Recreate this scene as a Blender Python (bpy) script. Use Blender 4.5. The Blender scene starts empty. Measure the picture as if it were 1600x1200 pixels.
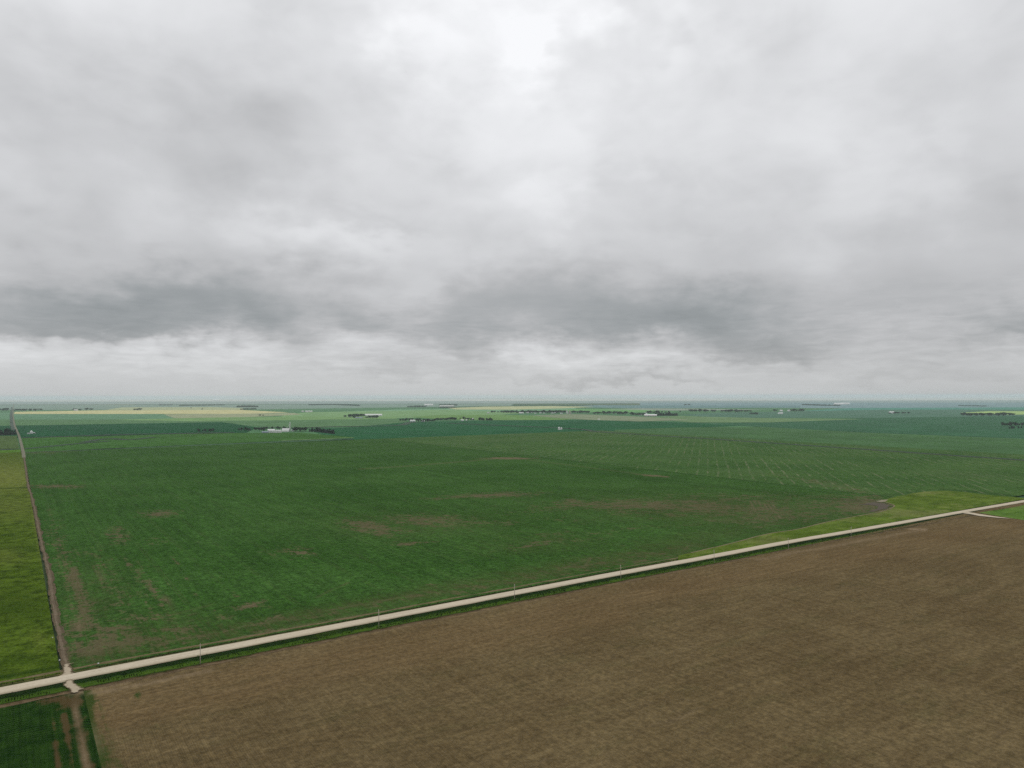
import bpy, bmesh, math, random
import numpy as np
from mathutils import Vector, Matrix
random.seed(7); RNG = np.random.RandomState(11)
SC = bpy.context.scene
COL = SC.collection

# ------------------------------------------------------------------ camera
CAM_H = 125.0; FPX = 1100.0; PITCH = math.atan(19/1100.0); ROLL = 0.0019
F_ = Vector((0, math.cos(PITCH), math.sin(PITCH)))
U0 = Vector((0, -math.sin(PITCH), math.cos(PITCH))); X0 = Vector((1, 0, 0))
R_ = X0*math.cos(ROLL) - U0*math.sin(ROLL)
U_ = U0*math.cos(ROLL) + X0*math.sin(ROLL)
cam_d = bpy.data.cameras.new('camera'); cam = bpy.data.objects.new('camera', cam_d); COL.objects.link(cam)
cam_d.sensor_width = 36; cam_d.lens = 36*FPX/1600; cam_d.clip_start = 1; cam_d.clip_end = 200000
m = Matrix((R_, U_, -F_)).transposed().to_4x4(); m.translation = Vector((0, 0, CAM_H)); cam.matrix_world = m
SC.camera = cam
SC.view_settings.view_transform = 'Standard'; SC.view_settings.look = 'None'
SC.view_settings.exposure = 0; SC.view_settings.gamma = 1
SC.cycles.volume_bounces = 1; SC.cycles.max_bounces = 4; SC.cycles.diffuse_bounces = 2
SC.cycles.use_denoising = False

# ------------------------------------------------------------------ node expressions
class NT:
    def __init__(s, tree): s.t = tree; s.n = tree.nodes; s.l = tree.links
    def put(s, sock, v):
        if isinstance(v, E): s.l.new(v.o, sock)
        elif isinstance(v, (tuple, list)) and len(sock.default_value) == 4 and len(v) == 3: sock.default_value = (*v, 1)
        else: sock.default_value = v
    def m(s, op, a, b=None, c=None, clamp=False):
        n = s.n.new('ShaderNodeMath'); n.operation = op; n.use_clamp = clamp
        for i, v in enumerate((a, b, c)):
            if v is not None: s.put(n.inputs[i], v)
        return E(s, n.outputs[0])
    def xyz(s, x, y, z=0.0):
        n = s.n.new('ShaderNodeCombineXYZ')
        for i, v in enumerate((x, y, z)): s.put(n.inputs[i], v)
        return E(s, n.outputs[0])
    def sep(s, v):
        n = s.n.new('ShaderNodeSeparateXYZ'); s.put(n.inputs[0], v); return [E(s, o) for o in n.outputs]
    def noise(s, vec, scale=1.0, detail=3.0, rough=0.5, dist=0.0, color=False):
        n = s.n.new('ShaderNodeTexNoise'); s.put(n.inputs['Vector'], vec); n.inputs['Scale'].default_value = scale
        n.inputs['Detail'].default_value = detail; n.inputs['Roughness'].default_value = rough; n.inputs['Distortion'].default_value = dist
        return E(s, n.outputs['Color' if color else 'Fac'])
    def white(s, vec):
        n = s.n.new('ShaderNodeTexWhiteNoise'); n.noise_dimensions = '3D'; s.put(n.inputs['Vector'], vec); return E(s, n.outputs['Value'])
    def smooth(s, x, a, b, lo=0.0, hi=1.0):
        n = s.n.new('ShaderNodeMapRange'); n.interpolation_type = 'SMOOTHSTEP'
        s.put(n.inputs[0], x); n.inputs[1].default_value = a; n.inputs[2].default_value = b; n.inputs[3].default_value = lo; n.inputs[4].default_value = hi
        return E(s, n.outputs[0])
    def ramp(s, x, stops):
        n = s.n.new('ShaderNodeValToRGB'); s.put(n.inputs[0], x); e = n.color_ramp.elements
        while len(e) > 1: e.remove(e[-1])
        e[0].position = stops[0][0]; e[0].color = (*stops[0][1], 1)
        for p, c in stops[1:]:
            k = e.new(p); k.color = (*c, 1)
        return E(s, n.outputs[0])
    def mix(s, f, a, b):
        n = s.n.new('ShaderNodeMix'); n.data_type = 'RGBA'; n.clamp_factor = True
        s.put(n.inputs[0], f); s.put(n.inputs[6], a); s.put(n.inputs[7], b)
        return E(s, n.outputs[2])
    def scale(s, col, f):
        n = s.n.new('ShaderNodeVectorMath'); n.operation = 'SCALE'; s.put(n.inputs[0], col); s.put(n.inputs['Scale'], f); return E(s, n.outputs[0])
    def geo(s): return E(s, s.n.new('ShaderNodeNewGeometry').outputs['Position'])
    def gen(s): return E(s, s.n.new('ShaderNodeTexCoord').outputs['Generated'])
    def objc(s): return E(s, s.n.new('ShaderNodeTexCoord').outputs['Object'])
    def attr(s, name):
        n = s.n.new('ShaderNodeAttribute'); n.attribute_name = name; return E(s, n.outputs['Fac'])
class E:
    def __init__(s, t, o): s.t = t; s.o = o
    def __add__(s, b): return s.t.m('ADD', s, b)
    __radd__ = __add__
    def __mul__(s, b): return s.t.m('MULTIPLY', s, b)
    __rmul__ = __mul__
    def __sub__(s, b): return s.t.m('SUBTRACT', s, b)
    def __rsub__(s, b): return s.t.m('SUBTRACT', b, s)
    def __truediv__(s, b): return s.t.m('DIVIDE', s, b)

# ------------------------------------------------------------------ sky
SUN_EL, SUN_AZ = math.radians(52), math.radians(2)      # azimuth from +Y towards +X
W = bpy.data.worlds.new('World'); SC.world = W; W.use_nodes = True
t = NT(W.node_tree); t.n.clear()
d = t.gen(); dx, dy, dz = t.sep(d)
el = t.m('ARCSINE', dz) * (180/math.pi); az = t.m('ARCTAN2', dx, dy) * (180/math.pi)
zc = t.m('MAXIMUM', dz, 0.0) + 0.055
pl = t.xyz(dx/zc, dy/zc, 0.0)                              # the cloud base seen as a plane overhead
wn = t.noise(pl, 0.55, 3, 0.5, color=True); wx, wy, _ = t.sep(wn)
wn2 = t.noise(t.xyz(az*0.13, el*0.20, 3.3), 1.0, 3, 0.5, color=True); vx, vy, _ = t.sep(wn2)
wn3 = t.noise(t.xyz(az*0.45, el*0.9, 6.1), 1.0, 5, 0.52, color=True); ux, uy, _ = t.sep(wn3)
hi = t.smooth(el, 3.0, 18.0, .55, 1.6)
azw = az + (wx-0.5)*6.0 + (vx-0.5)*14.0*hi + (ux-.5)*5.0
elw = el + ((wy-0.5)*2.0 + (vy-0.5)*6.5)*hi + (uy-.5)*3.2
def px2ang(px, py):
    v = (F_*FPX + R_*(px-800) - U_*(py-600)).normalized()
    return math.degrees(math.atan2(v.x, v.y)), math.degrees(math.asin(v.z))
def blob(px, py, rx, ry, amp, rydn=None, rot=0.0, hard=False):
    a, e = px2ang(px, py); k = 0.052
    X = azw - a if not hard else azw - a; Y = elw - e
    if rot:
        c, s_ = math.cos(math.radians(rot)), math.sin(math.radians(rot)); X, Y = X*c + Y*s_, Y*c - X*s_
    u = X*(1/(rx*k))
    if rydn is None: v = Y*(1/(ry*k))
    else: v = t.m('MAXIMUM', Y, 0.0)*(1/(ry*k)) + t.m('MINIMUM', Y, 0.0)*(1/(rydn*k))
    q = u*u + v*v
    return t.m('EXPONENT', q*-1.0)*amp
def total(lst):
    r = None
    for b in lst:
        g = blob(*b); r = g if r is None else r+g
    return r
# overall brightness by height (display values), brightest high up
base = E(t, t.ramp(el*(1/90.0), [(0.0, (.77,)*3), (.035, (.785,)*3), (.075, (.78,)*3), (.12, (.805,)*3), (.17, (.845,)*3), (.26, (.88,)*3), (.34, (.905,)*3), (.6, (.92,)*3), (1, (.92,)*3)]).o)
base = t.sep(base)[0]
soft = total([  # soft light and shade, pixels of the photograph
    (800, 15, 120, 60, .055), (850, 95, 70, 60, .08), (660, 30, 70, 50, .04), (720, 130, 90, 90, .045), (860, 300, 60, 70, .04), (1080, 60, 60, 50, .03),
    (350, 235, 190, 90, -.060), (80, 190, 170, 110, -.045), (420, 120, 150, 70, -.025), (560, 130, 90, 80, -.01), (1010, 100, 50, 90, -.02), (970, 270, 50, 80, -.02),
    (90, 320, 80, 40, -.03), (520, 375, 90, 40, .045), (390, 345, 80, 30, .035), (570, 345, 70, 18, -.04), (230, 400, 160, 40, .01),
    (1200, 40, 250, 100, -.005), (1560, 170, 130, 150, -.035), (1460, 260, 60, 120, -.015), (1540, 400, 120, 90, -.03), (1230, 200, 130, 110, .01), (1140, 350, 140, 50, -.015), (1250, 380, 100, 30, .015),
    (1320, 480, 200, 50, -.025), (1130, 440, 80, 25, .02), (650, 430, 60, 40, .015),
    (60, 552, 180, 16, .035), (380, 568, 150, 14, .03), (830, 548, 70, 18, .055), (990, 565, 120, 14, .05), (560, 540, 80, 20, .05), (500, 495, 60, 22, .055), (640, 470, 50, 30, .03), (1000, 606, 700, 8, .01), (1590, 620, 250, 60, -.03), (1300, 575, 60, 10, .02),
])
dark = total([
    (60, 508, 130, 60, .75, 20), (235, 520, 170, 78, 1.0, 17), (400, 492, 120, 55, .6, 26), (330, 455, 220, 55, .35),
    (565, 505, 45, 45, .6, 20), (690, 520, 80, 45, .5, 26), (745, 548, 75, 28, .55, 12),
    (200, 490, 420, 60, .24, 30), (1000, 490, 480, 75, .30, 42), (1540, 520, 120, 40, .3), (300, 420, 300, 50, .12), (775, 465, 110, 65, .55, 38), (935, 515, 170, 85, .85, 24), (1080, 500, 120, 60, .65, 40), (1145, 556, 130, 55, .7, 17), (1250, 540, 90, 30, .55, 22),
    (1590, 505, 70, 30, .7, 18), (1330, 430, 160, 50, .2), (620, 594, 85, 10, .5, 8), (905, 596, 130, 10, .55, 8), (1040, 594, 80, 9, .4), (1370, 592, 130, 14, .30, 10), (1540, 590, 100, 14, .25), (120, 556, 60, 12, .35), (600, 575, 40, 14, .3),
])
fb = t.noise(pl, 0.8, 3, 0.45, dist=0.3); fb2 = t.noise(t.xyz(az*.45, el*2.2, 1.7), 1.0, 6, 0.58, dist=.7); fb3 = t.noise(t.xyz(az*0.075, el*0.11, 9.1), 1.0, 4, 0.48, dist=.5)
fb4 = t.noise(t.xyz(az*0.22, el*0.34, 4.7), 1.0, 4, 0.50, dist=.4)
dm = t.smooth(dark + (fb3-0.5)*.9 + (fb4-0.5)*.9, -0.10, 1.9)
hz = t.smooth(el, 0.3, 3.0)
L = base + soft + (fb-0.5)*0.08*hz + (fb2-0.5)*0.13*hz*t.smooth(el, 10.0, 4.0) + (fb3-0.5)*0.22*hz + (fb4-.5)*.10*hz
L = L*(1.012 - dm*0.245)
L = t.m('MINIMUM', t.m('MAXIMUM', L, 0.4), 0.985)
lin = t.m('POWER', L, 2.25)
tint = t.mix(t.smooth(L, 0.56, 0.76), (0.925, 1.0, 1.035), (0.985, .997, 1.02))
tint = t.mix(t.smooth(el, 6.0, 0.3), tint, (0.98, 1.0, 1.01))
cn = t.n.new('ShaderNodeVectorMath'); cn.operation = 'SCALE'; t.put(cn.inputs[0], tint); t.put(cn.inputs['Scale'], lin)
cloud = E(t, cn.outputs[0])
below = t.mix(t.smooth(dz, -0.002, -0.02), cloud, (0.10, 0.13, 0.09))
nis = t.n.new('ShaderNodeTexSky'); nis.sky_type = 'NISHITA'; nis.sun_disc = False; nis.sun_elevation = SUN_EL; nis.sun_rotation = SUN_AZ
nb = t.n.new('ShaderNodeBackground'); t.l.new(nis.outputs[0], nb.inputs[0]); nb.inputs[1].default_value = 0.08
cb = t.n.new('ShaderNodeBackground'); t.l.new(below.o, cb.inputs[0]); cb.inputs[1].default_value = 1.0
ms = t.n.new('ShaderNodeMixShader'); ms.inputs[0].default_value = 0.985   # the cloud deck lets almost none of the clear sky through
t.l.new(nb.outputs[0], ms.inputs[1]); t.l.new(cb.outputs[0], ms.inputs[2])
wo = t.n.new('ShaderNodeOutputWorld'); t.l.new(ms.outputs[0], wo.inputs[0])
W.cycles.sampling_method = 'MANUAL'; W.cycles.sample_map_resolution = 512

sun_d = bpy.data.lights.new('sun', 'SUN'); sun_d.energy = 0.5; sun_d.angle = math.radians(25); sun_d.color = (1, .97, .92)
sun = bpy.data.objects.new('sun', sun_d); COL.objects.link(sun)
sd = Vector((math.sin(SUN_AZ)*math.cos(SUN_EL), math.cos(SUN_AZ)*math.cos(SUN_EL), math.sin(SUN_EL)))
sun.rotation_euler = sd.to_track_quat('Z', 'Y').to_euler()

HAZE_D = 3.6e-5
LIGHT = 0.88                                            # what a horizontal white surface sends back

# ------------------------------------------------------------------ geometry helpers
def G(px, py, z=0.0):
    v = F_*FPX + R_*(px-800) - U_*(py-600)
    k = (CAM_H - z)/(-v.z)
    return Vector((v.x*k, v.y*k, z))
def proj(x, y, z):
    X = np.asarray(x); Y = np.asarray(y); Z = np.asarray(z) - CAM_H
    cx = X*R_.x + Y*R_.y + Z*R_.z; cy = X*U_.x + Y*U_.y + Z*U_.z; cz = X*F_.x + Y*F_.y + Z*F_.z
    cz = np.maximum(cz, 1e-3)
    return 800 + FPX*cx/cz, 600 - FPX*cy/cz
O0 = G(100, 1062)                                       # the crossing
_e = G(1232, 847) - O0; ANG = math.atan2(_e.y, _e.x)
RX, RY = math.cos(ANG), math.sin(ANG)                   # unit vector along the gravel road
_t = (G(37.5, 708) - G(103, 1062)).normalized(); TX, TY = _t.x, _t.y    # along the dirt trail, square to the road within a few degrees
_det = RX*TY - RY*TX; DRX, DRY = TY/_det, -TX/_det; DTX, DTY = -RY/_det, RX/_det
def loc(r, s_): return O0.x + r*RX + s_*TX, O0.y + r*RY + s_*TY
def grid_rt(x, y): return (x-O0.x)*DRX + (y-O0.y)*DRY, (x-O0.x)*DTX + (y-O0.y)*DTY
def s2l(c): return tuple(((v/255)/12.92 if v/255 <= .04045 else ((v/255+.055)/1.055)**2.4) for v in c)
HAZE_L = (0.29, 0.34, 0.355)
def alb(c, py=None):
    l = s2l(c)
    T = 1.0
    if py is not None: T = math.exp(-HAZE_D*CAM_H*FPX/max(py-619, 2.5))
    return tuple(min(.8, max(.004, (v - h*(1-T))/T/LIGHT)) for v, h in zip(l, HAZE_L))

def mat(name, rough=0.95, spec=0.1):
    M = bpy.data.materials.new(name); M.use_nodes = True
    T = NT(M.node_tree); T.bsdf = T.n['Principled BSDF']; T.bsdf.inputs['Roughness'].default_value = rough
    T.bsdf.inputs['Specular IOR Level'].default_value = spec
    return M, T
def setc(T, c): T.put(T.bsdf.inputs['Base Color'], c)
def bump(T, h, strength=.5, dist=.3):
    n = T.n.new('ShaderNodeBump'); n.inputs['Strength'].default_value = strength; n.inputs['Distance'].default_value = dist
    T.put(n.inputs['Height'], h); T.l.new(n.outputs[0], T.bsdf.inputs['Normal'])
def gridco(T):
    x, y, _ = T.sep(T.geo())
    r = (x-O0.x)*DRX + (y-O0.y)*DRY; s_ = (x-O0.x)*DTX + (y-O0.y)*DTY
    return r, s_
def plain(name, c, rough=.8, spec=.2, var=.12, sc=.6):
    M, T = mat(name, rough, spec)
    n = T.noise(T.objc(), sc, 4, .6)
    setc(T, T.mix(T.smooth(n, .3, .7), tuple(v*(1-var) for v in c), tuple(min(.9, v*(1+var)) for v in c)))
    return M

def link(name, me, M=None, parent=None):
    o = bpy.data.objects.new(name, me); COL.objects.link(o)
    if M is not None:
        me.materials.clear(); me.materials.append(M)
    if parent is not None: o.parent = parent
    return o
def tag(o, label=None, cat=None, group=None, kind=None):
    if label: o['label'] = label
    if cat: o['category'] = cat
    if group: o['group'] = group
    if kind: o['kind'] = kind
    return o
def mesh_np(name, co, faces, attrs=None):
    me = bpy.data.meshes.new(name); me.from_pydata([tuple(c) for c in co], [], faces)
    if attrs:
        for k, v in attrs.items():
            a = me.attributes.new(k, 'FLOAT', 'POINT'); a.data.foreach_set('value', np.asarray(v, dtype=np.float32))
    me.update(); return me
def vnoise(x, y, seed=0):
    """smooth value noise, arrays in, about -1..1 out"""
    xi = np.floor(x).astype(np.int64); yi = np.floor(y).astype(np.int64); fx = x-xi; fy = y-yi
    fx = fx*fx*(3-2*fx); fy = fy*fy*(3-2*fy)
    def h(a, b):
        n = (a*374761393 + b*668265263 + seed*974711) & 0x7fffffff
        n = ((n ^ (n >> 13))*1274126177) & 0x7fffffff
        return ((n ^ (n >> 16)) & 0xffff)/32767.5 - 1
    return (h(xi, yi)*(1-fx) + h(xi+1, yi)*fx)*(1-fy) + (h(xi, yi+1)*(1-fx) + h(xi+1, yi+1)*fx)*fy
def fbm(x, y, o=4, seed=0):
    r = 0; a = 1; tt = 0
    for k in range(o):
        r = r + a*vnoise(x*2**k, y*2**k, seed+k); tt += a; a *= .5
    return r/tt

def grid_field(name, rs, ss, M, z=0.0, paint=None, top='north_edge'):
    """a field sheet on the survey grid, with painted soil/wear attributes traced from the photograph"""
    R, S = np.meshgrid(rs, ss); X, Y = loc(R, S); X = X.ravel(); Y = Y.ravel()
    Z = np.full_like(X, z) + 0.10*fbm(X/60., Y/60., 3, 5)
    nx, ny = len(rs), len(ss)
    idx = np.arange(nx*ny).reshape(ny, nx)
    f = np.stack([idx[:-1, :-1], idx[:-1, 1:], idx[1:, 1:], idx[1:, :-1]], -1).reshape(-1, 4).tolist()
    at = {}
    if paint:
        px, py = proj(X, Y, Z)
        # break the traced outlines up with noise that lives on the ground
        wob = fbm(X/18., Y/18., 3, 3); wob2 = fbm(X/18.+50, Y/18., 3, 9)
        sc = np.clip(FPX*CAM_H/np.maximum(py-619, 5)**2, 0, 30)    # metres of depth per pixel
        pxw = px + wob*8; pyw = py + wob2*np.clip(14/np.maximum(sc, .5), .3, 8)
        for k, shapes in paint.items():
            v = np.zeros_like(X)
            for sh in shapes:
                if sh[0] == 'e':
                    _, cx, cy, rx, ry, rot, amp = sh
                    c, s_ = math.cos(math.radians(rot)), math.sin(math.radians(rot))
                    u = ((pxw-cx)*c + (pyw-cy)*s_)/rx; w = (-(pxw-cx)*s_ + (pyw-cy)*c)/ry
                    v = np.maximum(v, amp*np.exp(-(u*u+w*w)))
                elif sh[0] == 'l':                                   # polyline with pixel half-width
                    _, pts, wd, amp = sh[:4]
                    q = sh[4] if len(sh) > 4 else .25
                    xx = px + wob*8*q; yy = py + wob2*3*q
                    for (x0, y0), (x1, y1) in zip(pts[:-1], pts[1:]):
                        L2 = (x1-x0)**2 + (y1-y0)**2
                        tt = np.clip(((xx-x0)*(x1-x0) + (yy-y0)*(y1-y0))/L2, 0, 1)
                        dd = np.hypot(xx-(x0+tt*(x1-x0)), yy-(y0+tt*(y1-y0)))
                        v = np.maximum(v, amp*np.exp(-(dd/wd)**2))
            at[k] = v
    me = mesh_np(name, np.stack([X, Y, Z], -1), f, at)
    return tag(link(name, me, M), kind='structure')

def dens(pts, step=12.0, jit=0.0, closed=True, seed=0):
    out = []; n = len(pts)
    for i in range(n if closed else n-1):
        a, b = pts[i], pts[(i+1) % n]; L_ = math.hypot(b[0]-a[0], b[1]-a[1])
        k = max(1, min(400, int(L_/step)))
        for j in range(k):
            u = j/k; x = a[0]+(b[0]-a[0])*u; y = a[1]+(b[1]-a[1])*u
            if jit and 0 < j:
                nx, ny = -(b[1]-a[1])/L_, (b[0]-a[0])/L_
                q = float(fbm(np.array([x/min(25., step*2.5)+seed]), np.array([y/min(25., step*2.5)]), 4, seed)[0])*jit
                x += nx*q; y += ny*q
            out.append((x, y))
    if not closed: out.append(tuple(pts[-1][:2]))
    return out
def poly_sheet(name, pts, M, z, step=12, jit=1.5, world=False, kind='structure'):
    p = [(a, b) if world else tuple(G(a, b, z)[:2]) for a, b in pts]
    far = max(math.hypot(*q) for q in p)
    p = dens(p, max(step, far/200), jit*max(1, far/1500), seed=len(pts)+int(abs(p[0][0])) % 97)
    bm = bmesh.new(); vs = [bm.verts.new((x, y, z)) for x, y in p]
    f = bm.faces.new(vs); bmesh.ops.triangulate(bm, faces=[f])
    for f in bm.faces:
        if f.normal.z < 0: f.normal_flip()
    me = bpy.data.meshes.new(name); bm.to_mesh(me); bm.free()
    return tag(link(name, me, M), kind=kind)
def smooth_line(pts, n=8):
    p = [Vector(q[:2]) for q in pts]; out = []
    for i in range(len(p)-1):
        a = p[max(0, i-1)]; b = p[i]; c = p[i+1]; e = p[min(len(p)-1, i+2)]
        for j in range(n):
            u = j/n
            out.append(.5*((2*b) + (c-a)*u + (2*a-5*b+4*c-e)*u*u + (3*b-3*c+e-a)*u**3))
    out.append(p[-1]); return out
def resample(pts, step):
    acc = [0]
    for a, b in zip(pts[:-1], pts[1:]): acc.append(acc[-1] + (b-a).length)
    n = max(2, int(acc[-1]/step)); xs = np.linspace(0, acc[-1], n)
    return np.stack([np.interp(xs, acc, [p.x for p in pts]), np.interp(xs, acc, [p.y for p in pts])], -1), xs
def ribbon(name, pts, offs, M, z, attrs=None, step=4, jit=None, kind='structure', tj=0.0):
    """sheet along a line; offs: list of (offset to the left, z); jit: per-column edge jitter"""
    P, xs = resample(pts, step)
    T_ = np.gradient(P, axis=0); T_ /= np.linalg.norm(T_, axis=1)[:, None]; N = np.stack([-T_[:, 1], T_[:, 0]], -1)
    co = []; A = []
    for j, (o_, zz) in enumerate(offs):
        jj = (jit[j] if jit else 0.0)
        q = fbm(xs/14. + j*17.3, xs*0+j*1.7, 4, 21)*jj + fbm(xs/3. + j*9.3, xs*0+j*1.7, 2, 4)*jj*.4
        co.append(np.concatenate([P + N*(o_+q)[:, None], (z + zz + tj*fbm(xs/9.+j*5, xs*0+j*3., 3, 2))[:, None]], 1))
    co = np.stack(co, 1); n, k = co.shape[:2]; idx = np.arange(n*k).reshape(n, k)
    f = np.stack([idx[:-1, 1:], idx[:-1, :-1], idx[1:, :-1], idx[1:, 1:]], -1).reshape(-1, 4).tolist()
    off = np.repeat(np.array([o[0] for o in offs])[None], n, 0).ravel(); along = np.repeat(xs[:, None], k, 1).ravel()
    me = mesh_np(name, co.reshape(-1, 3), f, {'across': off, 'along': along})
    return tag(link(name, me, M), kind=kind)

# ------------------------------------------------------------------ ground materials
def far_ground_mat():
    M, T = mat('prairie_patchwork', 1, 0)
    r, s_ = gridco(T)
    r = r + 30.; s2 = s_ + 10.
    a = T.m('FLOOR', r/805.); b = T.m('FLOOR', s2/805.)
    mile = T.white(T.xyz(T.m('FLOOR', r/1610.), T.m('FLOOR', s2/1610.), 4.0)); q = T.white(T.xyz(a, b, 1.0))
    pick = T.mix(T.m('GREATER_THAN', mile, .45), T.mix(0.0, q, q), mile); pk = T.sep(pick)[0]
    c = T.ramp(pk, [(0, alb((58, 92, 52))), (.16, (.03, .075, .035)), (.3, (.075, .125, .05)), (.42, (.05, .10, .045)), (.55, (.022, .06, .032)), (.66, (.11, .15, .07)),
                    (.74, (.03, .085, .045)), (.84, (.05, .10, .05)), (.93, (.20, .20, .09)), (1, (.12, .10, .07))])
    n = T.noise(T.xyz(r/400., s2/400., 0.), 1., 6, .6); n2 = T.noise(T.xyz(r/60., s2/60., 0.), 1., 4, .6)
    c = T.scale(c, n*.5 + n2*.25 + .62)
    fr = T.m('ABSOLUTE', T.m('FRACT', r/1610.)*1610. - 805.); fs = T.m('ABSOLUTE', T.m('FRACT', s2/1610.)*1610. - 805.)
    rd = T.m('MAXIMUM', T.m('GREATER_THAN', fr, 801.), T.m('GREATER_THAN', fs, 801.))
    c = T.mix(rd*.5, c, (.13, .125, .09)); setc(T, c); return M
def far_field_mat(name, c, var=.16, streak=.0, c2=None, rows=None):
    M, T = mat(name, 1, 0)
    r, s_ = gridco(T)
    n = T.noise(T.xyz(r/160., s_/160., .0), 1., 6, .6); n2 = T.noise(T.xyz(r/28., s_/28., 2.), 1., 5, .65)
    k = T.smooth(n, .3, .72); c2 = c2 or tuple(v*1.25 for v in c)
    col = T.mix(k, tuple(v*(1-var) for v in c), tuple(a_*.6+b_*.4 for a_, b_ in zip(c, c2)))
    col = T.scale(col, T.smooth(n2, .2, .8, .82, 1.18))
    if rows:
        w = T.noise(T.xyz(r/rows[0], s_/rows[1], 5.), 1., 3, .6)
        col = T.scale(col, T.smooth(w, .25, .75, .84, 1.16))
    setc(T, col); return M

SOIL = (.120, .084, .054); SOIL2 = (.17, .125, .078)
def crop_mat(name, ca, cb, soil=SOIL, rowdir='t', diag=False):
    """green crop; attribute 'bare' = thin emergence, 'line' = pale wheel marks, 'lush' = darker growth"""
    M, T = mat(name, 1, 0)
    r, s_ = gridco(T)
    P = T.xyz(r, s_, 0.)
    big = T.noise(P, 1/140., 5, .6); mid = T.noise(P, 1/16., 6, .65); fine = T.noise(P, 1/1.6, 4, .7); tuf = T.noise(P, 1/5., 3, .6)
    col = T.mix(T.smooth(big*.6+mid*.4, .36, .64), ca, cb)
    col = T.scale(col, T.smooth(tuf*.5+fine*.5, .32, .68, .58, 1.42))
    # seeding passes about 12 m wide and their rows, running along the trail
    a_ = r if rowdir == 't' else s_; b_ = s_ if rowdir == 't' else r
    passes = T.noise(T.xyz(a_/3.0, b_/260., 1.), 1., 3, .6)
    rows = T.noise(T.xyz(a_/.8, b_/30., 4.), 1., 2, .6)
    col = T.scale(col, T.smooth(passes*.6 + rows*.4, .36, .64, .86, 1.14))
    q1 = T.noise(P, 1/3.2, 3, .75); q2 = T.noise(T.xyz(a_/14., b_/70., 5.), 1., 5, .7)
    col = T.scale(col, T.smooth(q1, .36, .64, .82, 1.18)*T.smooth(q2, .36, .64, .90, 1.10))
    if not diag:
        tw = T.m('ABSOLUTE', T.m('ABSOLUTE', T.m('FRACT', (r + (big-.5)*3.)/27.)*27. - 13.5) - 1.0); tl_ = T.smooth(tw, .45, .15)*T.smooth(T.noise(T.xyz(r/20., s_/60., 2.), 1., 4, .6), .42, .6)
        col = T.mix(tl_*.30, col, (.095, .10, .04))
    bare = T.attr('bare'); line = T.attr('line'); lush = T.attr('lush')
    streak = T.noise(T.xyz(a_/2.2, b_/30., 7.), 1., 4, .65); st2 = T.noise(P, 1/9., 7, .72); x_, y__, _z = T.sep(T.geo()); st3 = T.noise(T.xyz(x_/26., y__/9., 3.), 1., 5, .7)
    bg = T.smooth(T.noise(P, 1/45., 8, .75), .50, .72)*.30
    k = T.smooth(bare*.85 + bg + (streak-.5)*1.3 + (st2-.5)*2.2 + (st3-.5)*1.8 + (q1-.5)*1.5 - .10, .20, .70)
    k = k*T.smooth(bare + bg, .03, .34)*.70
    sc = T.mix(T.smooth(mid*.5+fine*.5, .35, .65), soil, tuple(v*1.45 for v in soil))
    col = T.mix(k, col, sc)
    col = T.mix(T.attr('olive')*T.smooth(st3*.5+streak*.5, .38, .6, .2, .85), col, (.072, .078, .028))
    col = T.mix(T.m('MINIMUM', line*T.smooth(st2*.5+fine*.5, .3, .65, .35, 1.15), .85), col, SOIL2)
    col = T.mix(lush*.75, col, tuple(v*.55 for v in ca))
    if diag:   # pale misses of the seeder on the diagonal
        ang = math.atan2(TY, TX) - (math.pi/2 - math.radians(15.5))
        # coordinates across and along the diagonal heading
        x, y, _ = T.sep(T.geo()); h = math.radians(15.5)
        ac = x*math.cos(h) - y*math.sin(h); al = x*math.sin(h) + y*math.cos(h)
        wob = (T.noise(T.xyz(ac/120., al/120., 2.), 1., 3, .5)-.5)*12.
        tri = T.m('ABSOLUTE', T.m('FRACT', (ac+wob)/17.)-.5)*2.
        ln = T.smooth(tri, .72, .96)*T.smooth(T.noise(T.xyz(ac/9., al/38., 8.), 1., 4, .65), .42, .64)
        ln = ln*T.smooth(T.noise(P, 1/170., 3, .5), .34, .54)
        col = T.mix(ln*.64, col, (.20, .20, .12))
        col = T.mix(T.smooth(T.noise(P, 1/230., 4, .55), .5, .72)*.35, col, (.075, .115, .045))
    setc(T, col)
    bump(T, fine*.5 + tuf*.6 + rows*.2, .6, .35)
    return M
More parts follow.
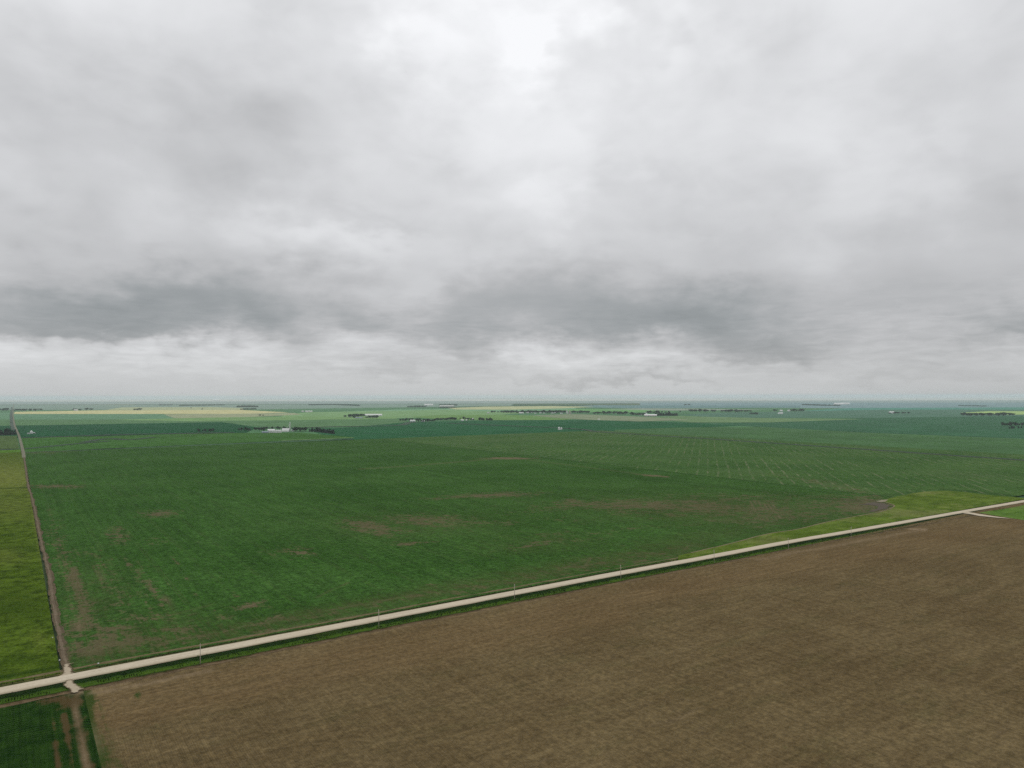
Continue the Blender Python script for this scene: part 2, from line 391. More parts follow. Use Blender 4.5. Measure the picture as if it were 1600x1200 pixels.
def brown_mat():
    M, T = mat('young_crop_on_brown_soil', 1, 0)
    r, s_ = gridco(T); P = T.xyz(r, s_, 0.)
    big = T.noise(P, 1/70., 6, .62); mid = T.noise(T.xyz(r/22., s_/7., 1.), 1., 6, .66); fine = T.noise(P, 1/1.1, 4, .7); spk = T.noise(P, 1/4., 5, .7)
    col = T.mix(T.smooth(big*.55+mid*.45, .34, .66), (.104, .074, .034), (.148, .110, .053))
    gr = T.smooth(T.noise(T.xyz(r/38., s_/16., 6.), 1., 7, .72), .50, .70)
    col = T.mix(gr*.32, col, (.062, .062, .022))
    col = T.mix(T.smooth(T.noise(T.xyz(r/30., s_/10., 16.), 1., 7, .7), .56, .74)*.28, col, (.21, .155, .095))
    hl = T.attr('head'); grn = T.attr('green'); pale = T.attr('pale'); drk = T.attr('drk')
    # rows: main field along the trail, headland along the road
    wob = (T.noise(P, 1/40., 2, .5)-.5)*.8
    w1 = T.m('SINE', (r + wob)*(2*math.pi/.78)); w2 = T.m('SINE', (r + wob*2)*(2*math.pi/9.6))
    ra = T.noise(T.xyz(r/.9, s_/45., 3.), 1., 3, .6); rb = T.noise(T.xyz(r/60., s_/1.7, 3.), 1., 4, .62)
    rowm = 1. + (w1*.07 + w2*.03)*T.smooth(hl, .6, .3) + (ra-.5)*.75*T.smooth(hl, .7, .3)
    rowh = 1. + (rb-.5)*1.1*T.smooth(hl, .3, .7)
    col = T.scale(col, rowm*rowh*T.smooth(fine*.6+spk*.4, .3, .7, .76, 1.24))
    col = T.mix(hl*.30, col, (.170, .108, .050))
    sx = T.noise(T.xyz(r/55., s_/5.0, 21.), 1., 6, .72); col = T.scale(col, T.smooth(sx, .36, .64, .91, 1.09)); q1 = T.noise(P, 1/2.6, 3, .75); col = T.scale(col, T.smooth(q1, .36, .64, .80, 1.20))
    wd = T.smooth(grn*1.2 + (spk-.5)*.9 + (ra-.5)*.6, .3, .8)
    col = T.mix(wd*.85, col, (.022, .054, .007))
    col = T.mix(drk*.5, col, (.05, .035, .015))
    col = T.mix(T.m('MINIMUM', pale*T.smooth(spk, .3, .6, .4, 1.1), .9), col, (.27, .20, .125))
    setc(T, col); bump(T, fine*.4+spk*.4+w1*.15, .6, .2)
    return M
def canola_mat():
    M, T = mat('yellow_green_crop', 1, 0)
    r, s_ = gridco(T); P = T.xyz(r, s_, 0.)
    big = T.noise(T.xyz(r/60., s_/45., 1.), 1., 5, .62); mid = T.noise(P, 1/9., 6, .68); fine = T.noise(P, 1/1.6, 4, .7)
    y_ = T.attr('yellow'); dk = T.attr('dark'); ln = T.attr('line')
    col = T.mix(T.smooth(big*.5+mid*.5, .36, .64), (.040, .074, .006), (.076, .120, .012))
    col = T.mix(y_, col, (.15, .175, .035))
    col = T.scale(col, T.smooth(mid*.5+fine*.5, .36, .64, .50, 1.45))
    k = T.smooth(dk + (mid-.5)*2.4, .25, .85); col = T.mix(k*.8, col, (.012, .035, .003))
    col = T.mix(ln*.8, col, (.16, .17, .03))
    setc(T, col); bump(T, mid*.6+fine*.5, .7, .5); return M
def lowleft_mat():
    M, T = mat('dark_green_crop_with_turning_rows', 1, 0)
    r, s_ = gridco(T); P = T.xyz(r, s_, 0.)
    mid = T.noise(P, 1/8., 6, .65); fine = T.noise(P, 1/1.1, 4, .7)
    col = T.mix(T.smooth(mid*.6+fine*.4, .38, .62), (.008, .026, .004), (.020, .050, .007))
    c = G(62, 1150); cr, cs = grid_rt(c.x, c.y)
    # rows that wrap round the corner of the field
    u = T.m('MAXIMUM', r-(cr-2), 0.); v = T.m('MAXIMUM', s_-(cs-18), 0.)
    dd = T.m('SQRT', u*u + v*v*1.) + (mid-.5)*.8
    w = T.m('SINE', dd*(2*math.pi/2.0)); near = T.smooth(s_, cs-10., cs+4.)
    col = T.scale(col, 1. + w*.42*near*T.smooth(T.noise(P, 1/14., 3, .5), .35, .6))
    st = T.noise(T.xyz(r/1.2, s_/60., 3.), 1., 3, .6); col = T.scale(col, T.smooth(st, .3, .7, .8, 1.2))
    b = T.attr('bare'); k = T.smooth(b + (mid-.5)*1.5 + (st-.5)*.8, .25, .75); col = T.mix(k*.85, col, (.085, .055, .025))
    col = T.mix(T.attr('line')*.85, col, T.mix(T.smooth(fine*.5+mid*.5,.4,.6), (.17, .125, .07), (.26, .20, .125)))
    setc(T, col); bump(T, fine+w*.3, .5, .25); return M
def gravel_mat():
    M, T = mat('pale_gravel', 1, 0)
    a = T.attr('across'); l = T.attr('along'); P = T.geo()
    n = T.noise(P, 1/1.2, 5, .7); n2 = T.noise(T.xyz(l/40., a/.7, 0.), 1., 4, .6)
    col = T.mix(T.smooth(n*.5+n2*.5, .35, .65), (.44, .37, .27), (.60, .525, .40))
    wt = T.m('ABSOLUTE', T.m('ABSOLUTE', a + (T.noise(T.xyz(l/30., 0., 0.), 1., 2, .5)-.5)*1.2) - 1.3)
    col = T.mix(T.smooth(wt, .9, .2)*.35, col, (.66, .59, .46))
    edge = T.smooth(T.m('ABSOLUTE', a) + (n-.5)*2., 3.3, 4.3); col = T.mix(edge*.55, col, (.20, .17, .09))
    setc(T, col); bump(T, n, .4, .1); return M
def verge_mat(name, stops, yel=(.10, .12, .02)):
    """stops: (distance from the road edge, colour)"""
    M, T = mat(name, 1, 0)
    a = T.m('ABSOLUTE', T.attr('across')); l = T.attr('along'); P = T.geo()
    n = T.noise(P, 1/6., 6, .68); f = T.noise(P, 1/1.1, 4, .7); ls = T.noise(T.xyz(l/22., a/1.6, 2.), 1., 5, .65)
    q = (a + (n-.5)*4.5 + (ls-.5)*3.)/20.
    col = T.ramp(q, [(s0/20., c) for s0, c in stops])
    col = T.mix(T.smooth(T.noise(T.xyz(l/45., a/9., 7.), 1., 5, .65), .53, .7)*.4, col, yel)
    col = T.scale(col, T.smooth(f*.55+n*.45, .3, .7, .62, 1.38))
    setc(T, col); bump(T, f+n, .7, .4); return M
def dirt_mat(name, ca=(.10, .08, .058), cb=(.20, .17, .125), green=None):
    M, T = mat(name, 1, 0)
    P = T.geo(); l = T.attr('along'); a = T.attr('across')
    n = T.noise(P, 1/3., 6, .68); n2 = T.noise(T.xyz(l/24., a/.6, 1.), 1., 4, .62)
    col = T.mix(T.smooth(n*.5+n2*.5, .36, .64), ca, cb)
    if green: col = T.mix(T.smooth(T.noise(P, 1/9., 6, .7), .5, .64)*.75, col, green)
    setc(T, col); bump(T, n, .5, .15); return M
def meadow_mat(name, ca, cb, tan=(.17, .18, .06)):
    M, T = mat(name, 1, 0)
    r, s_ = gridco(T); P = T.xyz(r, s_, 0.)
    n = T.noise(P, 1/26., 7, .68); m_ = T.noise(T.xyz(r/30., s_/9., 0.), 1., 5, .65); f = T.noise(P, 1/2.2, 4, .7); big = T.noise(P, 1/90., 3, .5)
    col = T.mix(T.smooth(n*.5+m_*.5, .36, .64), ca, cb)
    col = T.mix(T.smooth(big*.6+m_*.4, .48, .60)*.65, col, tan); col = T.mix(T.smooth(T.noise(T.xyz(r/14., s_/10., 9.), 1., 5, .65), .54, .64)*.5, col, (.03, .06, .008))
    col = T.scale(col, T.smooth(f*.5+n*.5, .3, .7, .70, 1.30))
    setc(T, col); bump(T, f, .6, .4); return M

# ------------------------------------------------------------------ the ground sheet
def build_ground():
    bm = bmesh.new(); N = 256; rings = [0.01, 2000, 8000, 20000, 45000]
    prev = None
    for R in rings:
        cur = [bm.verts.new((R*math.cos(2*math.pi*i/N), R*math.sin(2*math.pi*i/N), -1.5)) for i in range(N)]
        if prev:
            for i in range(N): bm.faces.new((prev[i], cur[i], cur[(i+1) % N], prev[(i+1) % N]))
        prev = cur
    me = bpy.data.meshes.new('ground'); bm.to_mesh(me); bm.free()
    tag(link('ground', me, far_ground_mat()), kind='structure')
build_ground()

# road centre line and trail, traced and laid on the ground
RC = [(-700, 1213), (-300, 1138), (0, 1080.5), (200, 1041.5), (400, 1003.5), (592, 967), (785, 930.5), (970, 895.7), (1100, 872), (1232, 847.2), (1300, 835.6), (1400, 818.2), (1500, 800.6), (1600, 783.4), (1800, 749), (2050, 710), (2220, 684)]
road_line = smooth_line([G(*p) for p in RC], 8)
def build_road():
    prof = [(-4.6, -.02), (-3.9, .22), (-3.0, .34), (-1.5, .42), (0, .46), (1.5, .42), (3.0, .34), (3.9, .22), (4.6, -.02)]
    ribbon('gravel_road', road_line, prof, gravel_mat(), .25, step=3, jit=[.35, .3, .1, 0, 0, 0, .1, .3, .35])
    vs = verge_mat('ditch_grass', [(4, (.014, .030, .006)), (7.4, (.010, .026, .005)), (8.4, (.036, .075, .009)), (12.6, (.050, .098, .010)), (14.6, (.050, .090, .012)), (15.6, (.014, .030, .006)), (17.0, (.08, .055, .028)), (19, (.14, .10, .058))], (.075, .115, .012))
    ribbon('ditch_bank', road_line, [(-19.5, .02), (-17.0, .03), (-14.5, -.15), (-10.5, -.55), (-8.2, -.75), (-6.5, -.5), (-4.2, .02)], vs, .06, step=2.5, jit=[1.2, .8, .6, .4, .4, .3, .2], tj=.12)
    vn = verge_mat('dry_verge', [(4, (.055, .050, .020)), (5.2, (.016, .028, .006)), (7.2, (.045, .055, .015)), (9.5, (.11, .105, .035)), (11.5, (.16, .125, .07)), (14, (.11, .10, .055))], (.15, .15, .05))
    ribbon('road_verge', road_line, [(4.2, .02), (5.6, -.3), (7.4, -.4), (9.5, -.1), (12.5, .04)], vn, .05, step=2.5, jit=[.2, .3, .4, .6, 1.0], tj=.08)
build_road()

# ------------------------------------------------------------------ near fields
S_N, S_S = 9.5, -16.0
def build_main_field():
    WIDE = 1.45
    bare = [('l', [(100, 880), (150, 1000)], 16, .55), ('l', [(118, 890), (160, 1000)], 5, 1.2), ('l', [(150, 880), (205, 990)], 3.2, .8), ('l', [(185, 850), (240, 960)], 2.5, .6), ('l', [(215, 882), (262, 960), (285, 990)], 3.2, .8), ('l', [(270, 870), (310, 935)], 2., .55), ('l', [(345, 900), (380, 945)], 1.6, .5), ('e', 150, 1012, 70, 11, -6, 1.1), ('e', 200, 1000, 90, 14, -7, .6), ('e', 120, 985, 25, 30, 0, .75), ('e', 260, 998, 70, 13, -10, .62), ('e', 215, 968, 34, 8, -4, .75), ('e', 330, 990, 80, 8, -11, .35),
            ('l', [(92, 850), (112, 915), (150, 1000)], 9, .60), ('l', [(108, 895), (128, 960)], 11, .85), ('l', [(118, 900), (135, 965)], 4, .9), ('l', [(165, 885), (200, 975)], 7, .42),
            ('l', [(220, 890), (238, 912), (262, 950)], 4, .55), ('l', [(150, 870), (185, 950)], 3, .5), ('l', [(205, 880), (225, 925)], 3, .45),
            ('e', 250, 803, 26, 5, -3, .8), ('e', 185, 838, 14, 12, 20, .7), ('e', 85, 825, 14, 25, 0, .42), ('e', 245, 846, 18, 5, 0, .4), ('e', 135, 862, 30, 5, 0, .4),
            ('e', 85, 760, 40, 2.4, 0, .9), ('e', 62, 705, 34, 3, 0, .7), ('e', 580, 823, 34, 7, 8, 1.0), ('e', 617, 829, 28, 3, 5, .7), ('e', 680, 814, 60, 7, 2, .85), ('e', 755, 818, 45, 3, -2, .6),
            ('e', 650, 849, 32, 2.5, -3, .85), ('e', 770, 774, 60, 3.4, -2, .95), ('e', 700, 777, 40, 2, -4, .6), ('e', 464, 861, 24, 7, 8, .62), ('e', 850, 849, 36, 2.4, -5, .8), ('e', 900, 845, 50, 2, -6, .45),
            ('e', 860, 795, 60, 4, -3, .45), ('e', 930, 788, 60, 5, 0, .85), ('e', 1010, 790, 75, 7, 1, 1.0), ('e', 1095, 792, 75, 8, 2, .95), ('e', 1150, 778, 80, 6, 2, .5), ('e', 1200, 800, 60, 15, 0, .75), ('e', 1275, 800, 60, 12, 0, .60),
            ('e', 1350, 790, 50, 12, 3, 1.05), ('e', 1290, 782, 70, 8, 5, .5), ('e', 1130, 815, 60, 4, -6, .5), ('e', 960, 830, 60, 3, -6, .42), ('e', 885, 812, 70, 3, 0, .35),
            ('e', 792, 716, 30, 1.2, 0, 1.1), ('e', 1015, 742.5, 22, 1.0, 4, .9),
            ('e', 395, 943, 20, 3.5, -12, .95), ('e', 348, 963, 15, 4.5, 0, 1.05), ('e', 422, 968, 22, 3.5, -6, .85), ('e', 300, 980, 30, 5, -8, .5), ('e', 412, 984, 18, 4, -10, .8), ('e', 455, 972, 30, 2, -10, .4),
            ('e', 520, 951, 26, 3, -8, .5), ('e', 716, 929, 14, 2.5, -4, .9), ('e', 683, 918, 16, 4, 15, .6), ('e', 735, 912, 40, 3, -8, .4), ('e', 920, 878, 30, 5, -10, .45), ('e', 1000, 864, 60, 3, -10, .4), ('e', 870, 893, 60, 3, -11, .35),
            ('l', [(120, 1030), (400, 978), (800, 905), (1100, 852)], 6.5, .36, .6), ('l', [(118, 1034), (600, 945), (1100, 860)], 2.2, .5, .4)]
    bare = [(b[0], b[1], b[2], b[3]*WIDE, b[4]*WIDE, b[5], b[6]*.9) if b[0] == 'e' else b for b in bare]
    bare += [('e', 1130, 796, 240, 18, 2, .60), ('e', 1280, 792, 110, 18, 4, .5), ('e', 155, 1000, 75, 28, -6, .85), ('l', [(108, 900), (140, 990)], 12, .75), ('e', 660, 822, 150, 16, 2, .28), ('e', 870, 840, 120, 14, -4, .25), ('e', 180, 930, 90, 70, 0, .22)]
    olive = [('l', [(115, 1032), (400, 978), (800, 903), (1100, 850)], 13, .75, .6), ('l', [(1000, 860), (1300, 800)], 16, .5, .6), ('e', 1150, 800, 260, 26, 2, .6), ('e', 230, 990, 130, 30, -8, .5), ('e', 140, 930, 50, 60, 0, .4), ('e', 650, 820, 160, 22, 0, .35), ('e', 850, 850, 120, 20, 0, .3)]
    line = [('l', [(560, 733), (640, 728), (780, 716.5)], .9, .30, .1), ('l', [(810, 716.5), (900, 728), (1010, 742)], .8, .22, .1), ('l', [(770, 716.2), (825, 716.6)], .9, .8, .1), ('l', [(1005, 742), (1045, 745)], .7, .8, .1),
            ('l', [(496, 934), (520, 921), (545, 910)], .9, .38, .1), ('l', [(240, 968), (330, 945)], 1.2, .22, .2), ('l', [(215, 888), (232, 925), (250, 945)], 1.1, .5, .2), ('l', [(372, 951), (398, 944)], 1.4, .6, .2),
            ('l', [(105, 905), (118, 950), (125, 985)], 1.3, .5, .2), ('l', [(150, 880), (166, 925), (182, 962)], 1., .4, .2), ('l', [(180, 955), (192, 985)], 1.2, .5, .2), ('l', [(300, 960), (290, 985)], 1., .3, .2),
            ('l', [(255, 928), (275, 962)], 1.2, .5, .2), ('l', [(500, 918), (560, 955)], .8, .25, .2), ('l', [(680, 914), (692, 920), (684, 928)], 1.2, .4, .2), ('l', [(250, 1005), (440, 968), (640, 930)], .9, .35, .2), ('l', [(300, 1010), (620, 948)], .9, .35, .2),
            ('l', [(870, 893), (922, 872), (915, 884)], .9, .35, .2)]
    for x in (1183, 1189, 1196, 1203, 1210, 1216): line.append(('l', [(x-11, 783), (x+4, 812)], .9, .55, .15))
    for k in range(-1, 30):   # end rows beside the road
        pass
    line.append(('l', [(1100, 812), (1210, 815)], .8, .3, .2))
    lush = [('l', [(961, 737), (1010, 748), (1150, 763), (1260, 776), (1345, 784)], 3.0, .35, .1), ('l', [(700, 705), (780, 712)], .8, .25, .1)]
    ss = np.unique(np.concatenate([np.arange(S_N, 500, 3.0), np.arange(500, 1000, 5.), np.arange(1000, 1581, 10.)]))
    rs = np.arange(.8, 866, 3.4)
    grid_field('green_crop_field', rs, ss, crop_mat('green_crop', (.028, .076, .012), (.045, .106, .021)), 0.0, dict(bare=bare, line=line, lush=lush, olive=olive))
build_main_field()
def build_east_field():
    bare = [('e', 1290, 755, 60, 5, 8, .55), ('e', 1330, 765, 50, 5, 8, .5), ('e', 1210, 742, 60, 4, 5, .3), ('e', 1500, 740, 120, 6, 4, .2)]
    lush = [('l', [(961, 735), (1010, 746), (1150, 761), (1260, 774), (1345, 783)], 3.0, .4, .1), ('l', [(1355, 782), (1385, 774), (1440, 768)], 2.2, .5, .1), ('l', [(1470, 765), (1530, 769), (1590, 776)], 1.8, .7, .1),
            ('l', [(920, 674), (1120, 686.5), (1350, 702), (1600, 718.5)], .8, .9, .05)]
    grid_field('striped_crop_field', np.arange(866, 1720, 6.), np.concatenate([np.arange(S_N, 600, 6.), np.arange(600, 1581, 14.)]),
               crop_mat('striped_green_crop', (.040, .094, .020), (.062, .122, .030), diag=True), 0.0, dict(bare=bare, lush=lush, line=[('l', [(1350, 703), (1600, 720)], .6, .25, .1)]))
build_east_field()
def build_brown_field():
    X, Y = loc(np.array([13., 900.]), np.array([-100., -100.]))
    head = []; P = RC[2:14]
    head.append(('l', [(x, y+32+(y-783)*.075) for x, y in P], 20, 1.0, .3)); head.append(('l', [(x, y+50+(y-783)*.10) for x, y in P[:6]], 22, 1.0, .3))
    green = [('l', [(124, 1085), (148, 1215)], 15, 1.0, 1.4), ('l', [(158, 1100), (190, 1210)], 10, .42, .9), ('e', 137, 1100, 14, 26, -8, 1.0), ('l', [(136, 1085), (150, 1200)], 8, .85, .5), ('l', [(158, 1120), (170, 1200)], 5, .5, .4), ('e', 218, 1085, 6, 12, 0, .7), ('e', 235, 1120, 14, 40, -20, .30), ('e', 1330, 1100, 20, 6, 0, .25), ('e', 1445, 1070, 15, 4, 0, .3), ('e', 1200, 1058, 20, 5, 0, .3), ('e', 1225, 1168, 15, 6, 0, .3), ('e', 700, 940, 60, 8, -11, .15)]
    pale = [('l', [(140, 1083), (160, 1081), (330, 1048)], 2.4, .5, .4), ('l', [(130, 1065), (200, 1068)], 2, .4, .4), ('l', [(145, 1110), (152, 1200)], 2.5, .4, .3), ('e', 160, 1070, 30, 5, -8, .6), ('l', [(1180, 875), (1440, 828)], 2.2, .35, .4), ('l', [(140, 1073), (330, 1036), (620, 980), (900, 923), (1180, 868)], 2.2, .22, .5),
            ('l', [(1420, 826), (1448, 828)], 1.6, .8, .2)]
    drk = [('e', 450, 1110, 60, 20, -10, .35), ('e', 650, 1190, 120, 25, 0, .4), ('e', 520, 1060, 80, 10, -10, .3)]
    rs = np.concatenate([np.arange(6, 500, 2.6), np.arange(500, 1010, 6.)]); ss = np.concatenate([np.arange(-460, -120, 5.), np.arange(-120, S_S+.5, 2.)])
    grid_field('brown_field', rs, ss, brown_mat(), 0.0, dict(head=head, green=green, pale=pale, drk=drk))
build_brown_field()
def build_left_fields():
    yellow = [('e', 0, 745, 120, 26, 0, .85), ('e', 15, 790, 60, 22, 0, .40), ('l', [(46, 775), (58, 830), (70, 880), (80, 930), (88, 970)], 4, .5, .3), ('e', 10, 870, 30, 12, 0, .35), ('e', 60, 1000, 12, 16, 0, .3)]
    dark = [('e', 20, 856, 60, 6, 0, .40), ('e', 25, 945, 60, 30, 0, .48), ('e', 0, 802, 30, 2, 0, .6), ('l', [(0, 763), (42, 762)], 1.0, .95, .2), ('e', 25, 1035, 70, 8, -8, .35), ('e', 70, 1035, 15, 14, 0, .45), ('l', [(-60, 1068), (60, 1048), (100, 1040)], 4, .8, .4), ('e', 0, 1000, 30, 7, 0, .3)]
    ln = [('l', [(80, 985), (86, 1000)], 1.1, .5, .2)]
    grid_field('yellow_green_field', np.concatenate([np.arange(-420, -60, 8.), np.linspace(-60, -.9, 26)]), np.concatenate([np.arange(S_N, 600, 3.), np.arange(600, 1585, 9.)]), canola_mat(), 0.0, dict(yellow=yellow, dark=dark, line=ln))
    bare = [('l', [(86, 1110), (92, 1200)], 4, .8, .4), ('l', [(100, 1118), (106, 1150), (109, 1200)], 4, .9, .4), ('e', 85, 1092, 30, 7, -8, .9), ('e', 110, 1098, 20, 12, -8, 1.), ('l', [(0, 1102), (110, 1078)], 3, .8, .3), ('l', [(118, 1082), (119, 1110), (123, 1140), (132, 1190), (136, 1215)], 6, .9, .6), ('l', [(137, 1120), (142, 1150), (147, 1200)], 2.5, .8, .5), ('l', [(128, 1090), (150, 1210)], 2.5, .5, 1.2)]
    line = [('l', [(0, 1103), (60, 1090), (112, 1080)], 1.3, .9, .3), ('l', [(118, 1082), (119, 1110), (123, 1140), (132, 1190), (136, 1215)], 3.2, .8, .4), ('e', 122, 1080, 16, 5, -8, 1.2)]
    grid_field('dark_green_field', np.arange(-258, 6.5, 2.), np.arange(-320, S_S+.5, 2.), lowleft_mat(), 0.0, dict(bare=bare, line=line))
    if 0: grid_field('field_edge_strip', np.arange(-7, 5.5, 1.2), np.arange(-320, S_S+1.5, 2.), brown_mat(), .012, dict(head=[], green=[('l', [(112, 1120), (122, 1200)], 4, .9, .4), ('e', 122, 1090, 14, 8, 0, .35)], pale=[('l', [(118, 1082), (119, 1110), (123, 1140), (132, 1190), (136, 1215)], 3.4, .9, .3)], drk=[('e', 105, 1095, 16, 12, 0, .5)]))
build_left_fields()
TRAIL = [(108, 1052), (104, 1040), (100, 1027), (96, 1008), (91, 985), (86.5, 960), (80, 920), (77.5, 900), (72, 878), (65, 848), (59.5, 822), (53.7, 794), (48, 771), (44, 759), (41, 738), (37.5, 715), (36, 705), (33, 693), (30, 682), (26, 672), (22.5, 663), (20.5, 650), (20.5, 643), (21, 636), (21.5, 630)]
def build_trails():
    tl = smooth_line([G(*p) for p in TRAIL[:17]], 6)
    ribbon('trail_edge', tl, [(-1.9, 0), (-1.0, .01), (0, .01), (1.0, .01), (1.5, 0)], dirt_mat('trail_soil', (.080, .062, .040), (.15, .112, .072), (.03, .07, .012)), .16, step=2.5, jit=[1.6, .5, 0, .3, 1.0])
    ribbon('dirt_trail', tl, [(-.7, 0), (-.3, .01), (.3, .01), (.7, 0)], dirt_mat('trail_dirt', (.115, .088, .058), (.20, .158, .108)), .20, step=2.5, jit=[.5, .1, .1, .5])
    fl = smooth_line([G(x, y) for x, y in TRAIL[15:]], 6)
    ribbon('grid_road', fl, [(-3.2, 0), (3.2, 0)], dirt_mat('grid_road_gravel', (.15, .145, .10), (.24, .225, .17)), .3, step=25)
    fl2 = smooth_line([G(x-2.5-1.2*(y-636)/30, y) for x, y in TRAIL[19:24]], 6)
    ribbon('grid_road_ditch', fl2, [(-7, 0), (7, 0)], plain('ditch_dark', (.03, .055, .03)), .2, step=25)
    # junction gravel, both sides of the road
    gm = dirt_mat('junction_gravel', (.16, .12, .07), (.42, .35, .25))
    R, S = np.meshgrid(np.arange(-22, 26, .6), np.arange(-20, 20, .6)); X, Y = loc(R, S); Z = np.full(X.shape, .52); px, py = proj(X, Y, Z)
    px = px + 1.0*fbm(X/2.5, Y/2.5, 4, 4); py = py + .7*fbm(X/2.5+9, Y/2.5, 4, 6); v = np.zeros(X.shape)
    for x0, y0, x1, y1, w, a in ((107, 1058, 105, 1045, 7, 1.3), (105, 1048, 103, 1036, 5.5, .9), (92, 1059, 104, 1052, 4, 1.1), (113, 1052, 122, 1054, 3, 1.), (104, 1037, 114, 1035, 3.2, .6), (108, 1066, 117, 1080, 7, 1.2), (101, 1069, 108, 1074, 4, .9), (112, 1070, 122, 1075, 6.5, 1.0), (118, 1076, 130, 1076, 3.5, .75), (117, 1080, 120, 1088, 5, .7)):
        q = np.clip(((px-x0)*(x1-x0) + (py-y0)*(y1-y0))/((x1-x0)**2+(y1-y0)**2), 0, 1); d2 = (px-x0-q*(x1-x0))**2 + ((py-y0-q*(y1-y0))*1.5)**2
        v = np.maximum(v, a*np.exp(-d2/w**2))
    n_, k_ = X.shape; ix = np.arange(n_*k_).reshape(n_, k_); keep = v.ravel()
    f = [q for q in np.stack([ix[:-1, :-1], ix[:-1, 1:], ix[1:, 1:], ix[1:, :-1]], -1).reshape(-1, 4).tolist() if max(keep[c] for c in q) > .06]
    M, T = mat('junction_gravel', 1, 0); P = T.geo(); mk = T.attr('mask'); n1 = T.noise(P, 1/1.4, 6, .7); n2 = T.noise(P, 1/5., 5, .65)
    setc(T, T.mix(T.smooth(n1*.5+n2*.5 + (mk-.75)*.35, .38, .60), (.145, .105, .058), (.43, .36, .26)))
    tr = T.n.new('ShaderNodeBsdfTransparent'); mx = T.n.new('ShaderNodeMixShader'); T.put(mx.inputs[0], T.smooth(mk + (n1-.5)*1.0 + (n2-.5)*.6, .20, .95))
    T.l.new(tr.outputs[0], mx.inputs[1]); T.l.new(T.bsdf.outputs[0], mx.inputs[2]); T.l.new(mx.outputs[0], T.n['Material Output'].inputs['Surface'])
    tag(link('field_approach', mesh_np('field_approach', np.stack([X.ravel(), Y.ravel(), Z.ravel()], -1), f, dict(mask=keep)), M), kind='structure')
    poly_sheet('field_lane', [(1503, 801.5), (1513, 800), (1530, 803), (1556, 807), (1580, 810.2), (1556, 808.6), (1530, 806), (1518, 803.5)], gravel_mat(), .55, 5, .4)
build_trails()
def build_meadows():
    mm = meadow_mat('rough_pasture', (.070, .116, .012), (.112, .165, .024))
    poly_sheet('grass_verge', [(1060, 868), (1100, 859), (1140, 849), (1200, 834), (1245, 827), (1290, 816), (1330, 808), (1372, 801), (1388, 796.5), (1397, 792), (1396, 789), (1386, 786), (1376, 782.5), (1398, 776.5), (1425, 771), (1445, 768), (1475, 766.5), (1510, 769), (1545, 773.5), (1600, 778), (1680, 764), (1720, 763), (1600, 780), (1500, 797.5), (1400, 815), (1300, 832.5), (1232, 844), (1160, 857.5), (1100, 868.5), (1060, 876)], mm, .18, 6, 1.3)
    dm_ = dirt_mat('field_rim_soil', (.16, .125, .08), (.26, .21, .13))
    rim = smooth_line([G(*p, .2) for p in [(1080, 863.5), (1140, 849.5), (1200, 834), (1245, 827), (1290, 816), (1330, 808), (1372, 800.5), (1390, 795), (1397.5, 791), (1394, 788), (1380, 784), (1352, 780.5)]], 6)
    ribbon('field_rim', rim, [(-.7, 0), (.7, 0)], dm_, .24, step=4, jit=[.4, .4])
    sm = dirt_mat('bare_grey_soil', (.085, .072, .056), (.13, .11, .085))
    poly_sheet('bare_soil_patch', [(1340, 789), (1365, 784.5), (1382, 786.5), (1391, 790), (1386, 794.5), (1366, 799), (1352, 800.5), (1370, 795), (1372, 791), (1358, 788.5)], sm, .17, 6, 2.)
    poly_sheet('bare_soil_patch', [(1368, 783), (1378, 781), (1388, 780.5), (1384, 783.5), (1376, 784.6)], dirt_mat('pale_soil', (.22, .19, .13), (.32, .28, .2)), .26, 3, 1.)
    poly_sheet('bright_green_field', [(1530, 801), (1560, 796.5), (1620, 786), (1900, 742), (1900, 800), (1640, 815.5), (1600, 812.5), (1570, 808)], meadow_mat('bright_grass', (.075, .15, .02), (.11, .19, .035)), .16, 8, 1.5)
build_meadows()

